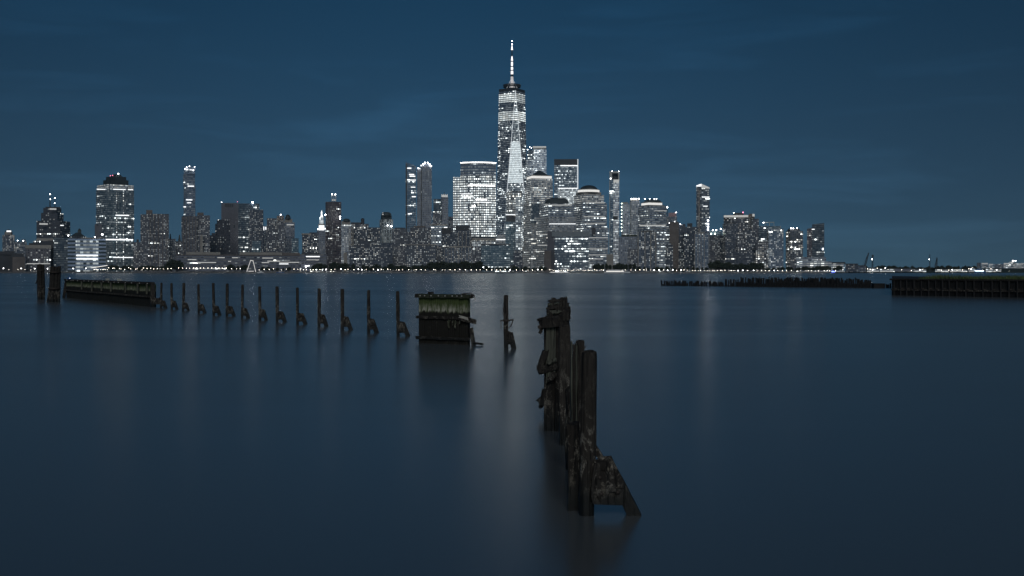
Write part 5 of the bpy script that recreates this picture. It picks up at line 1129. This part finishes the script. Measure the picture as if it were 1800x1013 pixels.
# --- dark field of pile stumps
SP = []
for s_ in range(5):
    o = MB().pile(0, 0, .17+.02*s_, 2.0+.1*s_, rough=.05, chip=.2, n=9, rings=8, dome=.02).build('pile_stump', STUMP); SP.append(o)
sfirst = [True]*5; rs = random.Random(21); cnt = 0
def stump(px, Y, zt):
    k = rs.randrange(5); h = 2.0+.1*k
    if sfirst[k]: o = SP[k]; sfirst[k] = False
    else: o = SP[k].copy(); COL.objects.link(o)
    o.location = ((px-900)/F*Y, Y, zt-h); o.rotation_euler = (rs.uniform(-.05, .05), rs.uniform(-.06, .06), rs.random()*6)
    tag(o, 'weathered dark pile stump in the long ragged row before the grassy pier', 'pile stump', 'pile stumps of the ruined pier')
def yline(px): return 502+(px-1163)/(1560-1163)*4.2
px = 1163.5
while px < 1530:
    Yb_ = H*F/(yline(px)-HY); zbase = 1.45 if px < 1272 else (1.85 if px < 1302 else 2.45)
    stump(px, Yb_+rs.uniform(-1, 1), zbase+rs.uniform(-.28, .22)-(.5 if rs.random() < .15 else 0)-(.5 if px > 1512 else 0))
    if rs.random() < (.35 if px < 1290 else .7): stump(px+rs.uniform(.5, 2), Yb_+rs.uniform(4, 12), zbase-.25+rs.uniform(-.6, .1))
    if rs.random() < .55: stump(px+rs.uniform(.5, 2), Yb_+rs.uniform(-3, -1), zbase*.62+rs.uniform(-.5, .1))
    px += rs.uniform(2.1, 4.3)
for px in (1524, 1529, 1531, 1534, 1538, 1559, 1562, 1565): stump(px, H*F/(yline(px)-HY), rs.uniform(.7, 1.2))
a, c = onwater(1166, 502.6), onwater(1533, 506.4); a.y += 2; c.y += 2
o = empty('stringer', (a+c)/2, 'long sunken timber wall running behind the pile stumps', 'beam')
m = MB(); n_ = 70
for i in range(n_):
    u0, u1 = i/n_, (i+1)/n_; h0 = (.22 if u0 < .38 else 1.05)+rs.uniform(-.3, .25)
    p, q_ = a.lerp(c, u0+.001), a.lerp(c, u1-.001)
    m.prism([(p.x, p.y), (q_.x, q_.y), (q_.x, q_.y+.5), (p.x, p.y+.5)], -1, h0)
m.build('boards', STUMP, o)
p = onwater(1546, 506.5); o = empty('concrete_block', p, 'low flat dark block in the water between the stumps and the grassy pier', 'block')
MB().prism([(p.x-1.4, p.y), (p.x+1.4, p.y), (p.x+1.4, p.y+2), (p.x-1.4, p.y+2)], -1, 1.0).build('body', STUMP, o); MB().prism([(p.x-1.5, p.y-.1), (p.x+1.5, p.y-.1), (p.x+1.5, p.y+2.1), (p.x-1.5, p.y+2.1)], 1.0, 1.15).build('cap', STUMP, o)
# --- grassy pier
A = onwater(1568, 519.3); B = onwater(1900, 525.5); dirv = (B-A).normalized(); nrm = Vector((dirv.y, -dirv.x, 0)); ln = (B-A).length
back = Vector(((1568-900)/F, 1, 0)).normalized()
PW = planked('pier_wall_boards', (.018, .018, .018), (.05, .047, .043), (.007, .007, .008), 1.15, .25, .34, (dirv.x, dirv.y))
o = empty('grassy_pier', A, 'long dark pier with ribbed timber sides and tall grass on top', 'pier')
m = wall_mesh(A, dirv, nrm, ln, 2.85, .4, 0, .10, .34); m.build('side_wall', PW, o)
E = A+back*60; m = MB(); d2 = (A-E).normalized()
m.prism([(A.x, A.y), (B.x, B.y), (B.x+20, B.y+130), (A.x+back.x*130, A.y+back.y*130)][::1], -1, 2.8); m.build('deck', STUMP, o)
MB().timber(A-dirv*.3+nrm*.1+Vector((0, 0, 2.84)), B+nrm*.1+Vector((0, 0, 2.84)), .5, .26, seg=60, amp=.05).build('cap_beam', WOODK, o)
MB().timber(A+nrm*.2+Vector((0, 0, 1.0)), B+nrm*.2+Vector((0, 0, 1.0)), .25, .22, seg=40, amp=.04).build('waler', WOODK, o)
k = 0; u = .5
while u < ln:
    c = A+dirv*u+nrm*.22; MB().pile(c.x, c.y, rnd.uniform(.12, .17), 2.72+rnd.uniform(-.15, .22), sq=.4, n=10, rings=10, rough=.03).build('rib', STUMP, o)
    c2 = c+dirv*.42+nrm*.12; MB().timber((c2.x-.2, c2.y, 1.28), (c2.x+.18, c2.y-.03, 1.20+.1*(k % 2)), .07, .09, seg=3, amp=.03, end=.05).build('tie_bracket', IRON, o)
    u += 1.38+rnd.uniform(-.22, .22); k += 1
m = MB(); rg = random.Random(4)
GR = leaf_mat('pier_grass', (.05, .085, .022), (.10, .135, .045))
for i in range(15000):
    u = rg.random()**.9; w_ = rg.random()**1.8*60
    c = A+dirv*(ln*u)-nrm*(.3+w_)
    dens = mnoise.noise(Vector((c.x*.22, c.y*.05, 1)))+min(1, u*5)-.62
    if dens < rg.random()*.5-.12: continue
    hgt = (.28+.62*rg.random()**1.5)*(.7+.6*max(0, dens)); wd = .05+.03*rg.random(); a = rg.random()*6.28; l = rg.uniform(-.3, .3)
    dx, dy = math.cos(a)*wd, math.sin(a)*wd
    m.add([(c.x-dx, c.y-dy, 2.75), (c.x+dx, c.y+dy, 2.75), (c.x+l*.4+dx*.6, c.y+dy*.6, 2.75+hgt*.6), (c.x+l, c.y, 2.8+hgt)], [[0, 1, 2, 3]])
tag(m.build('grass', GR), 'rough green grass growing over the top of the long pier', 'grass', kind='stuff')
# ------------------------------------------------------------------ the damp night air over the harbour
hm, ht = newmat('harbour_haze'); HN = NT(ht)
hv = HN.n('ShaderNodeVolumePrincipled', {'Color': (.62, .86, 1, 1), 'Density': 0.00005, 'Anisotropy': .3})
ht.links.new(hv.outputs[0], HN.n('ShaderNodeOutputMaterial').inputs['Volume'])
hz_ = MB().prism([(-5100, -400), (5100, -400), (5100, 4900), (-5100, 4900)], -6, 640).build('haze', hm)
tag(hz_, None, None, kind='stuff')
S.cycles.volume_bounces = 0
